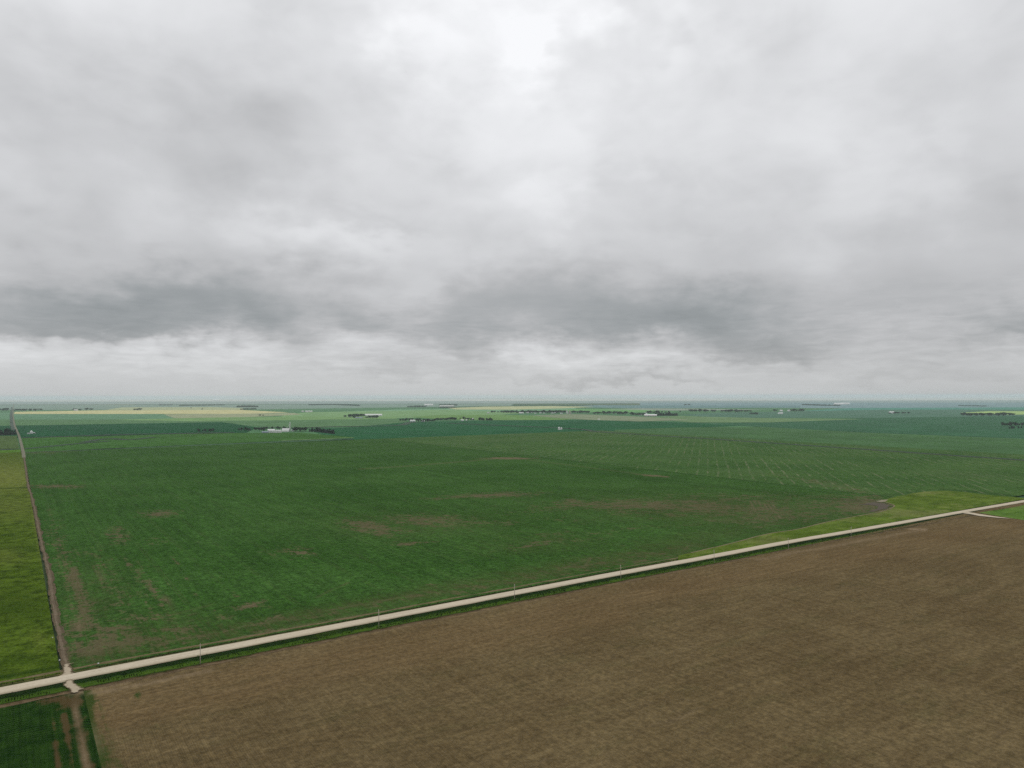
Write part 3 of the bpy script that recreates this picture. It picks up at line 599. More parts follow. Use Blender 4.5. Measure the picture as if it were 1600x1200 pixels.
# ------------------------------------------------------------------ far fields, traced and laid out in layers
FAR = [  # name
    ('hazed_farthest_fields', (162, 168, 166), 624, [(-900, 629), (2500, 624), (2500, 619.3), (1600, 621.0), (800, 622.5), (0, 624.0), (-900, 625.7)], 1),  # albedo paled to carry horizon haze that the volume does not supply
    ('distant_field', (140, 152, 150), 627, [(-300, 633), (2000, 628), (2000, 624.5), (-300, 627)], 0),  # haze lightening partly put into this field colour too
    ('distant_field', (128, 144, 136), 634, [(-300, 641), (380, 640), (800, 634), (800, 631), (-300, 634)], 1),
    ('distant_field', (126, 144, 146), 633, [(1000, 636), (2000, 642), (2000, 629), (1000, 629)], 1),
    ('mid_distance_field', (90, 122, 94), 655, [(-400, 700), (2200, 700), (2200, 636), (-400, 637)], 0),
    ('pale_field', (158, 165, 136), 639, [(165, 640.5), (285, 641), (380, 641), (380, 637.5), (330, 636), (190, 636.5)], 2),
    ('yellow_field', (182, 179, 140), 643.5, [(22, 646.8), (22, 643.5), (160, 641), (380, 640.6), (452, 644.5), (380, 646.6), (200, 646.8)], 4),
    ('pinkish_field', (166, 160, 134), 649, [(20, 650.5), (20, 647), (200, 647), (120, 650)], 3),
    ('grey_tan_field', (146, 152, 126), 650, [(270, 653), (256, 647.2), (330, 646.8), (460, 645.2), (470, 648), (400, 651), (300, 654.5)], 5),
    ('teal_field', (104, 134, 110), 650, [(-200, 656), (-200, 645), (18, 645), (150, 645.5), (245, 646.5), (300, 652), (270, 654.5), (150, 655.5)], 3),
    ('light_green_field', (94, 122, 92), 659, [(-200, 667), (-200, 655.5), (150, 655.5), (290, 654.6), (480, 654.8), (620, 654), (640, 660), (560, 666), (480, 668), (420, 667), (370, 663.5), (340, 659.8), (200, 662), (19, 665)], 4),
    ('olive_strip', (118, 146, 104), 655, [(175, 656), (300, 653), (450, 650.5), (620, 651.5), (620, 654), (480, 656), (300, 658)], 5),
    ('meadow_field', (122, 150, 112), 648, [(440, 656), (440, 649), (480, 644), (620, 642), (700, 640), (820, 645), (760, 650), (640, 653)], 3),
    ('pale_green_field', (120, 152, 124), 643, [(480, 645), (620, 640), (900, 636.5), (900, 641), (700, 644.5), (620, 645.5)], 2),
    ('tan_strip', (168, 172, 140), 637, [(712, 639.8), (700, 637.4), (760, 635.3), (860, 634.4), (930, 635.6), (880, 638), (800, 640)], 5),
    ('lime_field', (110, 138, 94), 652, [(640, 651.5), (690, 648.3), (780, 648.2), (880, 650), (920, 652.5), (880, 656), (780, 656.5), (700, 655.5)], 6),
    ('dark_green_strip', (56, 88, 68), 668, [(-200, 682), (-200, 668), (28, 665), (200, 662), (345, 659.5), (372, 663), (400, 668), (385, 676), (280, 678), (160, 681), (60, 684)], 6),
    ('olive_field', (70, 101, 60), 685, [(29, 703), (36, 684), (160, 681.5), (280, 678), (385, 676.3), (470, 676), (555, 683.5), (440, 689), (240, 697.5), (120, 703), (60, 706), (38, 707)], 7),
    ('grey_green_field', (82, 100, 66), 690, [(-200, 703), (-200, 681), (26, 681), (31, 701)], 7),
    ('mid_green_field', (82, 112, 52), 707, [(-200, 718), (-200, 703), (32, 702), (36, 716)], 8),
    ('dark_teal_field', (60, 95, 72), 668, [(520, 686), (480, 670), (560, 667), (640, 659), (780, 656.8), (940, 656), (1100, 661), (1180, 664), (960, 674), (900, 676), (700, 682), (560, 688)], 5),
    ('village_field', (128, 138, 116), 650, [(830, 649), (900, 647), (1000, 651), (1080, 656), (1000, 658.5), (920, 656), (870, 653)], 7),
    ('village_field', (110, 132, 102), 649, [(1000, 652), (1060, 650), (1180, 653), (1350, 655), (1200, 660), (1080, 660)], 6),
    ('teal_field', (92, 118, 104), 648, [(1120, 653), (1060, 648), (1120, 645), (1380, 640), (2000, 640), (2000, 652), (1600, 652), (1350, 653)], 4),
    ('dark_teal_field', (72, 102, 82), 662, [(1090, 662), (1180, 660), (1350, 653), (1600, 650), (2000, 660), (2000, 690), (1600, 685), (1350, 675.5), (1200, 667)], 5),
    ('olive_field', (76, 104, 72), 690, [(960, 671.5), (1060, 668), (1180, 667), (1350, 676), (1600, 686), (2000, 706), (2000, 752), (1600, 718.5), (1350, 702), (1120, 686.4), (960, 675)], 8),
    ('yellow_green_strip', (150, 172, 120), 643.5, [(1500, 645), (1545, 642.4), (1700, 643), (1700, 646.5), (1580, 648)], 6),
    ('distant_green_field', (96, 136, 124), 641, [(1250, 642), (1330, 637.5), (1700, 636), (1700, 641), (1400, 644)], 3),
    ('blue_green_field', (112, 134, 134), 640, [(880, 636), (930, 633), (1250, 634), (1250, 637), (1000, 638)], 3),
    ('pale_field', (138, 148, 136), 640, [(930, 639.8), (1000, 638), (1100, 638.6), (1200, 640.2), (1050, 641.5)], 4),
    ('light_green_strip', (112, 150, 108), 641, [(860, 642), (900, 638.6), (1000, 640.5), (1060, 643), (960, 645)], 5),
]
for _k, (nm, c, py, pts, ly) in enumerate(sorted(FAR, key=lambda q: q[4])):
    poly_sheet(nm, pts, far_field_mat(nm, alb(c, py), rows=(9., 300.)), -1.38 + _k*.033, 30, 3.)
# dark ditch and hedge lines between the far fields
def thin(name, pts, w, c, z=.25, py=684):
    return ribbon(name, smooth_line([G(*p) for p in pts], 6), [(-w, 0), (w, 0)], plain(name+'_soil', alb(c, py)), z, step=15, jit=[w*.35, w*.35])
thin('ditch_line', [(700, 661), (890, 669.5), (940, 675), (1120, 686.5), (1350, 702), (1480, 711), (1600, 719), (1700, 726)], 12, (34, 58, 32), .3, 705)
thin('ditch_line', [(36, 684), (110, 681.5), (200, 678.5), (290, 677), (365, 676)], 18, (26, 52, 40), .1)
thin('ditch_line', [(0, 703), (28, 701.5), (60, 699), (110, 694), (170, 689)], 12, (40, 66, 38), .1)
thin('ditch_line', [(130, 691), (170, 685), (200, 687), (240, 683)], 12, (36, 62, 42), .12)
thin('ditch_line', [(400, 668), (470, 668.3), (520, 666.5), (620, 664.5), (640, 660), (672, 659)], 18, (40, 70, 54), .1, 666)
thin('pale_strip', [(440, 688.5), (500, 686), (552, 684)], 8, (104, 132, 84), .2)
thin('ditch_line', [(40, 707), (200, 700.5), (400, 692), (552, 686)], 8, (36, 62, 34), .1, 696)

# ------------------------------------------------------------------ power poles
M_wood = plain('weathered_pole_wood', (.42, .38, .31), .9, .1, .2, 3.); M_metal = plain('grey_galvanised_steel', (.45, .46, .47), .5, .5); M_por = plain('brown_porcelain', (.16, .08, .05), .3, .5)
def cyl(bm, p0, p1, r0, r1, n=10, cap=True):
    p0 = Vector(p0); p1 = Vector(p1); ax = (p1-p0).normalized(); a = ax.orthogonal().normalized(); b = ax.cross(a)
    A = [bm.verts.new(p0 + (a*math.cos(2*math.pi*i/n) + b*math.sin(2*math.pi*i/n))*r0) for i in range(n)]
    B = [bm.verts.new(p1 + (a*math.cos(2*math.pi*i/n) + b*math.sin(2*math.pi*i/n))*r1) for i in range(n)]
    for i in range(n): bm.faces.new((A[i], A[(i+1) % n], B[(i+1) % n], B[i]))
    if cap: bm.faces.new(B); bm.faces.new(A[::-1])
def box(bm, c, s_, rot=0.0):
    M4 = Matrix.Translation(c) @ Matrix.Rotation(rot, 4, 'Z') @ Matrix.Diagonal((*s_, 1))
    bmesh.ops.create_cube(bm, size=1, matrix=M4)
def bm_mesh(name, fn, smooth=False):
    bm = bmesh.new(); fn(bm); bmesh.ops.recalc_face_normals(bm, faces=bm.faces)
    me = bpy.data.meshes.new(name); bm.to_mesh(me); bm.free()
    if smooth:
        for p in me.polygons: p.use_smooth = True
    return me
def empty(name, p, rz=0.0):
    o = bpy.data.objects.new(name, None); COL.objects.link(o); o.location = p; o.rotation_euler = (0, 0, rz); o.empty_display_size = 1; return o
def copy_tree(o, parent=None):
    c = o.copy(); COL.objects.link(c)
    if parent is not None: c.parent = parent
    for ch in list(o.children): copy_tree(ch, c)
    return c
def make_pole():
    e = empty('power_pole', (0, 0, 0))
    link('shaft', bm_mesh('pole_shaft', lambda b: cyl(b, (0, 0, -1), (0, 0, 9.6), .19, .13, 12), True), M_wood, e)
    link('crossarm', bm_mesh('pole_crossarm', lambda b: box(b, (0, .16, 9.0), (.12, .1, 1.2) if False else (.1, 1.3, .12))), M_wood, e)
    for y in (-.35, .75):
        link('insulator', bm_mesh('pole_insulator', lambda b: (cyl(b, (0, y, 9.06), (0, y, 9.2), .03, .03), cyl(b, (0, y, 9.2), (0, y, 9.34), .07, .05))), M_por, e)
    link('insulator', bm_mesh('pole_top_pin', lambda b: (cyl(b, (0, 0, 9.6), (0, 0, 9.75), .03, .03), cyl(b, (0, 0, 9.75), (0, 0, 9.92), .08, .05))), M_por, e)
    return e
pole_px = [(313, 1037.5, 'power pole nearest the dirt trail crossing, leftmost in the row'), (592, 979.5, 'second power pole from the dirt trail crossing'), (804, 936.5, 'power pole near the middle of the photo, third from the crossing'),
           (970, 904.5, 'fourth power pole from the crossing, right of the middle of the road'), (1116, 879, 'power pole where the bright grass verge begins across the road'), (1232, 859, 'sixth power pole from the crossing, beside the widening grass verge'),
           (1330, 840, 'last visible power pole, farthest right along the gravel road')]
pole0 = make_pole()
for i, (px, py, lab) in enumerate(pole_px):
    o = pole0 if i == 0 else copy_tree(pole0)
    p = G(px, py); o.location = (p.x, p.y, -.1 + .03*i); o.rotation_euler = (math.radians(random.uniform(-.6, .6)), math.radians(random.uniform(-.6, .6)), ANG)
    tag(o, 'thin grey wooden ' + lab, 'power pole', 'power poles along the gravel road')

# ------------------------------------------------------------------ trees
def leaf_mat(name, c):
    M, T = mat(name, 1, 0)
    n = T.noise(T.objc(), .7, 4, .6); oi = T.n.new('ShaderNodeObjectInfo')
    col = T.mix(T.smooth(n, .35, .65), tuple(v*.65 for v in c), tuple(v*1.4 for v in c))
    col = T.scale(col, T.smooth(E(T, oi.outputs['Random']), 0, 1, .75, 1.3)); setc(T, col); return M
M_leaf = leaf_mat('poplar_leaves', (.022, .044, .022)); M_spruce = leaf_mat('spruce_needles', (.014, .030, .020)); M_bark = plain('grey_bark', (.12, .10, .08))
def crown_mesh(name, kind, seed):
    rnd = random.Random(seed)
    def fn(bm):
        blobs = []
        if kind == 'round': 
            for k in range(9): a = rnd.uniform(0, 6.28); q = rnd.uniform(.3, 1.9); blobs.append((q*math.cos(a), q*math.sin(a), rnd.uniform(3.0, 7.2), rnd.uniform(1.1, 1.8)))
            blobs.append((0, 0, 5, 2.0))
        elif kind == 'cone':
            for k in range(9): z = 1.2+k*.95; blobs.append((rnd.uniform(-.15, .15), rnd.uniform(-.15, .15), z, (10.2-z)*.22+.15))
        else:
            for k in range(6): a = rnd.uniform(0, 6.28); q = rnd.uniform(.2, 1.4); blobs.append((q*math.cos(a), q*math.sin(a), rnd.uniform(.7, 2.4), rnd.uniform(.7, 1.1)))
        for (x, y, z, r) in blobs:
            for k in range(26):
                v = Vector((rnd.gauss(0, 1), rnd.gauss(0, 1), rnd.gauss(0, .8))).normalized()*r*rnd.uniform(.7, 1.08); v.z *= .85
                c = Vector((x, y, z)) + v; s_ = rnd.uniform(.35, .7)
                n = (v.normalized() + Vector((rnd.uniform(-.7, .7), rnd.uniform(-.7, .7), rnd.uniform(-.4, .9)))).normalized(); a = n.orthogonal().normalized(); b = n.cross(a)
                bm.faces.new([bm.verts.new(c + a*s_*math.cos(w) + b*s_*math.sin(w)) for w in (0, 1.3, 2.4, 3.7, 5.0)])
            # a darker inner mass of limbs and leaves
            bmesh.ops.create_icosphere(bm, subdivisions=1, radius=r*.72, matrix=Matrix.Translation((x, y, z)) @ Matrix.Diagonal((1, 1, .85, 1)))
    bm = bmesh.new(); fn(bm); me = bpy.data.meshes.new(name); bm.to_mesh(me); bm.free(); return me
def trunk_mesh(kind):
    def fn(bm):
        h = {'round': 5.0, 'cone': 9.2, 'shrub': 1.6}[kind]
        cyl(bm, (0, 0, -1.4), (0, 0, h), .28 if kind != 'shrub' else .1, .07, 8)
        if kind == 'round':
            for a, z in ((.3, 2.2), (2.2, 2.7), (4.1, 2.4), (5.3, 3.2)): cyl(bm, (0, 0, z), (1.6*math.cos(a), 1.6*math.sin(a), z+2.4), .13, .04, 6)
    return bm_mesh('trunk_'+kind, fn, True)
CROWN = {k: [crown_mesh('crown_'+k, k, s_) for s_ in ((1, 2, 3, 4) if k != 'shrub' else (5, 6))] for k in ('round', 'cone', 'shrub')}
TRUNK = {k: trunk_mesh(k) for k in CROWN}
NAMES = {'round': 'poplar_tree', 'cone': 'spruce_tree', 'shrub': 'willow_shrub'}
for k in CROWN:
    for me in CROWN[k]: me.materials.append(M_spruce if k == 'cone' else M_leaf)
    TRUNK[k].materials.append(M_bark)
def tree(p, kind, sc, label, group, wide=1.0):
    e = empty(NAMES[kind], (p.x, p.y, p.z), random.uniform(0, 6.28)); e.scale = (sc*wide, sc*wide, sc)
    tag(e, label, 'shrub' if kind == 'shrub' else 'tree', group)
    link('crown', random.choice(CROWN[kind]), None, e); link('trunk', TRUNK[kind], None, e)
def belt(pts, n, kind, sc, label, group, jit=6., wide=1.25, mixk=None):
    """single trees along a traced line"""
    L_ = [G(*p, -.8) for p in pts]; acc = [0]
    if L_[0].length > 4000: wide *= 1.4; sc *= 1.15
    for a, b in zip(L_[:-1], L_[1:]): acc.append(acc[-1] + (b-a).length)
    for i in range(n):
        q = (i+.5+random.uniform(-.35, .35))/n*acc[-1]
        x = float(np.interp(q, acc, [v.x for v in L_])); y = float(np.interp(q, acc, [v.y for v in L_]))
        k = kind if not mixk or random.random() > .35 else mixk
        tree(Vector((x + random.uniform(-1, 1)*min(jit*.5, acc[-1]/n*.35), y + random.uniform(-1, 1)*jit*2, -.8)), k, sc*1.7*random.uniform(.75, 1.2), label, group, wide)
# px height of a tree: about 9 m * 1100 / Z
belt([(-14, 680), (4, 680), (22, 679.5)], 26, 'cone', 1.25, 'dark spruce in the dense shelterbelt left of the grid road', 'spruces left of the grid road', 10, 1.4)
belt([(-8, 642), (4, 641.8), (11, 641.5)], 7, 'round', 1.5, 'tree round the white barn at the far left edge', 'trees at the far left farm', 15, 1.8)
belt([(22, 642.2), (40, 642), (62, 641.6)], 16, 'round', 1.25, 'hazy tree in the row just right of the far grid road', 'tree row right of the far grid road', 20, 1.9)
belt([(112, 641.5), (124, 641.2), (143, 640.8)], 9, 'round', 1.3, 'hazy tree beside the small white far barn above the yellow field', 'trees at the small far farm on the left', 20, 1.9)
belt([(309, 675.3), (322, 675), (334, 674.8)], 9, 'round', .8, 'dark tree in the short row left of the white grain bins', 'short tree row in the dark green field', 5, 1.2)
belt([(376, 672.5), (384, 674), (398, 673.5), (414, 674.5)], 14, 'round', .9, 'dark tree left of the white grain bins in the farmyard', 'trees at the left of the bin yard', 14, 1.2)
belt([(398, 671.5), (430, 671.5), (446, 671.2)], 8, 'round', .8, 'low dark tree behind the white grain bins', 'trees behind the bins', 6, 1.2)
belt([(457, 674.5), (466, 674), (479, 673.3)], 16, 'round', 1.05, 'dark tree in the grove right of the white tower', 'grove right of the white tower', 14, 1.3)
belt([(481, 674.3), (492, 674.2), (504, 675.8), (522, 678)], 24, 'cone', .85, 'dark conifer in the curved shelterbelt right of the farmyard', 'curved shelterbelt right of the farmyard', 4, 1.6)
belt([(536, 652.4), (546, 652.2), (556, 653)], 7, 'round', 1.1, 'dark tree left of the long white shed', 'trees left of the long shed', 12, 1.5)
belt([(550, 651.2), (560, 651.4), (568, 651.6)], 7, 'round', 1.25, 'tall tree by the blue-grey barn of the long shed farm', 'trees by the blue-grey barn', 10, 1.5)
belt([(572, 653.8), (582, 653.6), (591, 653.3)], 7, 'round', 1.0, 'dark tree in front of the long white shed', 'trees in front of the long shed', 8, 1.5)
belt([(625, 658.5), (640, 657.8), (662, 657.6)], 15, 'round', 1.0, 'dark tree behind the white sheds of the mid-photo farm', 'trees behind the mid-photo farm', 10, 1.4)
belt([(653, 659.3), (670, 659.2), (681, 658.8)], 10, 'round', 1.0, 'dark tree right of the white sheds, at the front of the grove', 'front grove of the mid-photo farm', 6, 1.4)
belt([(680, 657.3), (695, 657.0), (713, 656.5)], 16, 'round', 1.05, 'dark tree in the long grove between the two white farmyards', 'long grove between the farmyards', 10, 1.5)
belt([(715, 655.5), (724, 655.3), (731, 656.5), (741, 657.8)], 8, 'round', .95, 'dark tree round the small white sheds right of the grove', 'trees at the small sheds', 6, 1.4)
belt([(747, 657.6), (752, 657.5), (760, 657.5), (769, 657.8)], 9, 'round', 1.1, 'dark tree in the rounded grove at the edge of the bright field', 'rounded grove at the bright field', 12, 1.5)
for px, s_ in ((889.5, 1.0),): tree(G(px, 671.2, -.5), 'round', s_, 'lone dark tree right of the small white bins', None)
tree(G(876, 669.5, -.5), 'shrub', 1.5, 'dark shrub behind the small white bins in the dark field', None)
tree(G(406, 650.2, -.8), 'round', 1.5, 'lone round tree at the right end of the pale field', None, 2.)
tree(G(411, 650.2, -.8), 'round', 1.3, 'second dark tree next to the lone round tree', None, 1.8)
tree(G(298.5, 638.2, -.8), 'round', 1.6, 'tiny tree standing in the pale field on the left', None, 1.5)
tree(G(315.5, 640.4, -.8), 'round', 1.7, 'tiny tree at the top edge of the yellow field', None, 1.8)
belt([(208, 641.2), (220, 641)], 4, 'round', 1.2, 'hazy low tree at the top left of the yellow field', 'low trees above the yellow field', 15, 2.2)
# village
belt([(768, 645), (786, 644.8), (800, 645)], 9, 'round', .9, 'hazy tree at the left end of the village', 'trees at the left end of the village', 25, 1.6)
belt([(788, 645.2), (812, 645.2), (842, 645.4)], 26, 'round', 1.15, 'dark tree among the white houses of the village', 'trees among the village houses', 40, 1.5)
belt([(846, 645.6), (862, 645.4), (884, 645.6)], 22, 'round', 1.2, 'dark tree just left of the grain elevators', 'trees left of the elevators', 40, 1.5)
belt([(893, 645.4), (905, 645.2), (920, 645.4)], 14, 'round', 1.0, 'dark tree just right of the grain elevators', 'trees right of the elevators', 25, 1.7)
belt([(926, 647), (943, 646.8), (968, 647.3), (985, 647.8)], 24, 'round', 1.15, 'dark tree between the village and the white quonset', 'trees between village and quonset', 35, 1.6)
belt([(988, 649.3), (1008, 649.3)], 7, 'round', 1.0, 'dark tree left of the white quonset', 'trees left of the quonset', 6, 1.6)
belt([(1008, 646), (1030, 645.6), (1045, 645.6)], 12, 'round', 1.1, 'dark tree behind the white quonset', 'trees behind the quonset', 25, 1.6)
belt([(1022, 649.6), (1040, 649.4), (1058, 649.4)], 16, 'cone', .95, 'dark conifer in the row right of the white quonset', 'conifer row right of the quonset', 6, 2.2)
tree(G(1063, 644, -.8), 'round', 1.4, 'lone round tree right of the quonset shelterbelt', None, 1.7)
belt([(1077, 643.6), (1090, 643.4), (1100, 643.6), (1120, 643.8)], 11, 'round', 1.2, 'hazy tree in the row right of the lone round tree', 'first tree row right of the village', 25, 1.9)
belt([(1128, 644), (1150, 643.8), (1172, 643.8)], 14, 'round', 1.25, 'hazy tree in the long row right of the village', 'second tree row right of the village', 25, 1.9)
belt([(1172, 647.6), (1185, 647.6)], 5, 'round', .8, 'low hazy tree below the right-hand long row', 'low trees below the long row', 8, 1.9)
belt([(1208, 642.6), (1216, 642.6)], 3, 'round', 1.1, 'hazy tree left of the tiny white sheds right of the village', 'trees left of the tiny sheds', 8, 1.7)
belt([(1236, 642.8), (1254, 642.6)], 7, 'round', 1.15, 'hazy tree right of the tiny white sheds right of the village', 'trees right of the tiny sheds', 10, 1.7)
belt([(1387, 646.6), (1404, 646.6), (1422, 646.4)], 7, 'round', .7, 'low tree by the small white barn on the right', 'trees by the small right barn', 8, 2.)
belt([(1505, 649.8), (1540, 649.6), (1580, 649.2)], 24, 'round', 1.1, 'blue-green tree in the long belt under the pale yellow strip', 'long belt at the right', 15, 2.0)
belt([(1569, 666), (1580, 665.8), (1604, 666)], 14, 'round', 1.15, 'dark tree in the cluster at the right edge of the photo', 'tree cluster at the right edge', 12, 1.4)
belt([(1575, 670), (1588, 669.2), (1604, 668.5)], 9, 'cone', .6, 'low dark conifer in front of the right edge cluster', 'low conifers at the right edge', 4, 1.6)
# woods so far off that they read as one mass
def far_wood(pts, w, h, label=None):
    L_ = smooth_line([G(*p, -1.2) for p in pts], 6); P, xs = resample(L_, 14)
    rnd = random.Random(len(xs))
    def fn(bm):
        for (x, y) in P:
            for k in range(3):
                r = h*rnd.uniform(.35, .65)
                if rnd.random() < .12: continue
                bmesh.ops.create_icosphere(bm, subdivisions=1, radius=1, matrix=Matrix.Translation((x+rnd.uniform(-8, 8), y+rnd.uniform(-w, w), -1.2+r*.8)) @ Matrix.Diagonal((r*1.5, r*1.5, r, 1)))
        for v in bm.verts: v.co += Vector((rnd.uniform(-1, 1), rnd.uniform(-1, 1), rnd.uniform(-.8, .8)))
    me = bm_mesh('far_wood', fn); o = link('far_wood', me, M_leaf)
    tag(o, kind='stuff', label=label, cat='woodland')
far_wood([(250, 633.4), (268, 633.2)], 40, 16, 'blue-grey far wood above the pale field, left of the tiny trees')
far_wood([(282, 634.3), (305, 633.8), (350, 633.2)], 40, 14, 'long thin blue-grey wood line above the pale field')
far_wood([(372, 636.2), (385, 635.9), (400, 636.2)], 60, 20, 'hazy wood at the right end of the yellow field')
far_wood([(378, 640), (400, 639.6)], 20, 12, 'lower hazy wood line at the right end of the yellow field')
far_wood([(485, 633.2), (520, 632.6), (560, 634.2)], 50, 16, 'long hazy blue wood line left of the middle near the horizon')
far_wood([(638, 636), (665, 635.6)], 40, 16, 'hazy wood left of the far white sheds near the horizon')
far_wood([(687, 633.6), (700, 633.2), (714, 633.6)], 50, 16, 'hazy wood right of the far white sheds near the horizon')
far_wood([(687, 637.6), (713, 637.2)], 30, 13, 'dark far wood at the left end of the tan strip')
far_wood([(1070, 632.8), (1077, 632.8)], 30, 14, 'tiny dark wood right of the middle near the horizon')
far_wood([(1255, 632.8), (1285, 633.8), (1310, 634)], 40, 15, 'hazy wood line below the far white sheds on the right')
far_wood([(1500, 634.2), (1540, 635)], 30, 10, 'faint wood line near the horizon at the right')

# ------------------------------------------------------------------ farm buildings
M_white = plain('white_painted_steel', (.72, .72, .70), .5, .4, .06); M_white2 = plain('off_white_siding', (.60, .60, .57), .7, .3, .08)
M_roofg = plain('grey_metal_roof', (.42, .43, .44), .5, .4); M_roofd = plain('dark_shingles', (.10, .09, .085)); M_dark = plain('dark_doorway', (.05, .05, .05)); M_blue = plain('blue_grey_steel', (.22, .27, .32), .5, .3)
M_pink = plain('faded_pink_siding', (.46, .36, .33)); M_glass, _T = mat('window_glass', .1, .5); setc(_T, (.03, .04, .05)); M_redbr = plain('faded_red_paint', (.32, .10, .07))
def make_bin():
    e = empty('grain_bin', (0, 0, 0))
    def wall(b):
        for k in range(7): cyl(b, (0, 0, -1+k), (0, 0, -.06+k), 3.2, 3.2, 28, False); cyl(b, (0, 0, -.06+k), (0, 0, k), 3.26, 3.26, 28, True)
    link('wall', bm_mesh('bin_wall', wall), M_white, e)
    rf = link('roof', bm_mesh('bin_roof', lambda b: cyl(b, (0, 0, 6.02), (0, 0, 7.9), 3.4, .35, 28)), M_white, e)
    link('cap', bm_mesh('bin_cap', lambda b: cyl(b, (0, 0, 7.9), (0, 0, 8.2), .5, .4, 14)), M_roofg, rf)
    link('door', bm_mesh('bin_door', lambda b: box(b, (0, -3.22, 1.1), (.9, .16, 1.7))), M_roofg, e)
    link('ladder', bm_mesh('bin_ladder', lambda b: [box(b, (1.6+sx, -2.86, 3), (.06, .06, 6)) for sx in (-.2, .2)] + [box(b, (1.6, -2.86, .4+k*.4), (.4, .04, .04)) for k in range(14)]), M_roofg, e)
    return e
BIN = None
def bin_(px, py, sc, label, group=None, z=-.9):
    global BIN
    if BIN is None: BIN = make_bin(); o = BIN
    else: o = copy_tree(BIN); 
    for k in ('label', 'group', 'category'):
        if k in o.keys(): del o[k]
    o.location = G(px, py, z); o.scale = (sc,)*3; o.rotation_euler = (0, 0, random.uniform(-.3, .3)); tag(o, label, 'grain bin', group); return o
def shed(px, py, l, w, h, label, roofm=None, wallm=None, rz=0.0, name='shed', z=-.9, cat='shed', roofh=None, doors=2, windows=0):
    """gabled building: walls with a closed gable, overhanging roof, sliding doors and windows"""
    wallm = wallm or M_white; roofm = roofm or M_roofg; rh = roofh or w*.22
    e = empty(name, G(px, py, z), rz)
    def wl(b):
        co = [(-l/2, -w/2, -.6), (l/2, -w/2, -.6), (l/2, w/2, -.6), (-l/2, w/2, -.6), (-l/2, -w/2, h), (l/2, -w/2, h), (l/2, w/2, h), (-l/2, w/2, h), (-l/2, 0, h+rh), (l/2, 0, h+rh)]
        v = [b.verts.new(c) for c in co]
        for f in ((0, 1, 5, 4), (2, 3, 7, 6), (1, 2, 6, 9, 5), (3, 0, 4, 8, 7)): b.faces.new([v[i] for i in f])
    link('wall', bm_mesh('shed_wall', wl), wallm, e)
    def rfm(b):
        o_ = .5; t_ = .18; k = rh/(w/2)
        for s_ in (-1, 1):
            a = [(-l/2-o_, 0, h+rh+.05), (l/2+o_, 0, h+rh+.05), (l/2+o_, s_*(w/2+o_), h-o_*k+.05), (-l/2-o_, s_*(w/2+o_), h-o_*k+.05)]
            v0 = [b.verts.new(c) for c in a]; v1 = [b.verts.new((c[0], c[1], c[2]+t_)) for c in a]
            b.faces.new(v0); b.faces.new(v1[::-1])
            for i in range(4): b.faces.new((v0[i], v0[(i+1) % 4], v1[(i+1) % 4], v1[i]))
    link('roof', bm_mesh('shed_roof', rfm), roofm, e)
    for k in range(doors):
        x = -l/2 + l*(k+.5)/doors; link('door', bm_mesh('shed_door', lambda b: box(b, (x, -w/2-.06, h*.36), (min(4.2, l/doors*.5), .14, h*.72))), M_roofd if wallm is M_white2 else M_blue, e)
    for k in range(windows):
        x = -l/2 + l*(k+1)/(windows+1); f = link('window', bm_mesh('window_frame', lambda b: box(b, (x+.9, -w/2-.05, h*.6), (1.3, .12, 1.1))), M_white, e)
        link('pane', bm_mesh('window_pane', lambda b: box(b, (x+.9, -w/2-.115, h*.6), (1.1, .04, .9))), M_glass, f)
    return tag(e, label, cat)
def house(px, py, label, wallm=None, sc=1.0, rz=0.0, roofm=None): 
    e = shed(px, py, 12*sc, 8*sc, 3.0*sc, label, roofm or M_roofd, wallm or M_white2, rz, 'house', -.9, 'house', 2.4*sc, 1, 2)
    link('chimney', bm_mesh('house_chimney', lambda b: box(b, (2*sc, .9*sc, 5.6*sc), (.7*sc, .7*sc, 2.0*sc))), M_redbr, e); return e
def quonset(px, py, l, w, h, label, m_=None, rz=0.0):
    e = empty('quonset_barn', G(px, py, -.9), rz)
    def arch(b):
        n = 16; ring = []
        for x in np.linspace(-l/2, l/2, 13):
            ring.append([b.verts.new((x, -math.cos(math.pi*i/n)*w/2, math.sin(math.pi*i/n)*h)) for i in range(n+1)])
        for a, c in zip(ring[:-1], ring[1:]):
            for i in range(n): b.faces.new((a[i], a[i+1], c[i+1], c[i]))
    link('shell', bm_mesh('quonset_shell', arch), m_ or M_white, e)
    for s_ in (-1, 1):
        link('end_wall', bm_mesh('quonset_end', lambda b: b.faces.new([b.verts.new((s_*(l/2-.2), -math.cos(math.pi*i/16)*(w/2-.1), math.sin(math.pi*i/16)*(h-.1))) for i in range(17)])), M_white2, e)
        d_ = link('door', bm_mesh('quonset_door', lambda b: box(b, (s_*(l/2-.1), 0, h*.33), (.12, w*.35, h*.66))), M_blue, e)
    return tag(e, label, 'barn')
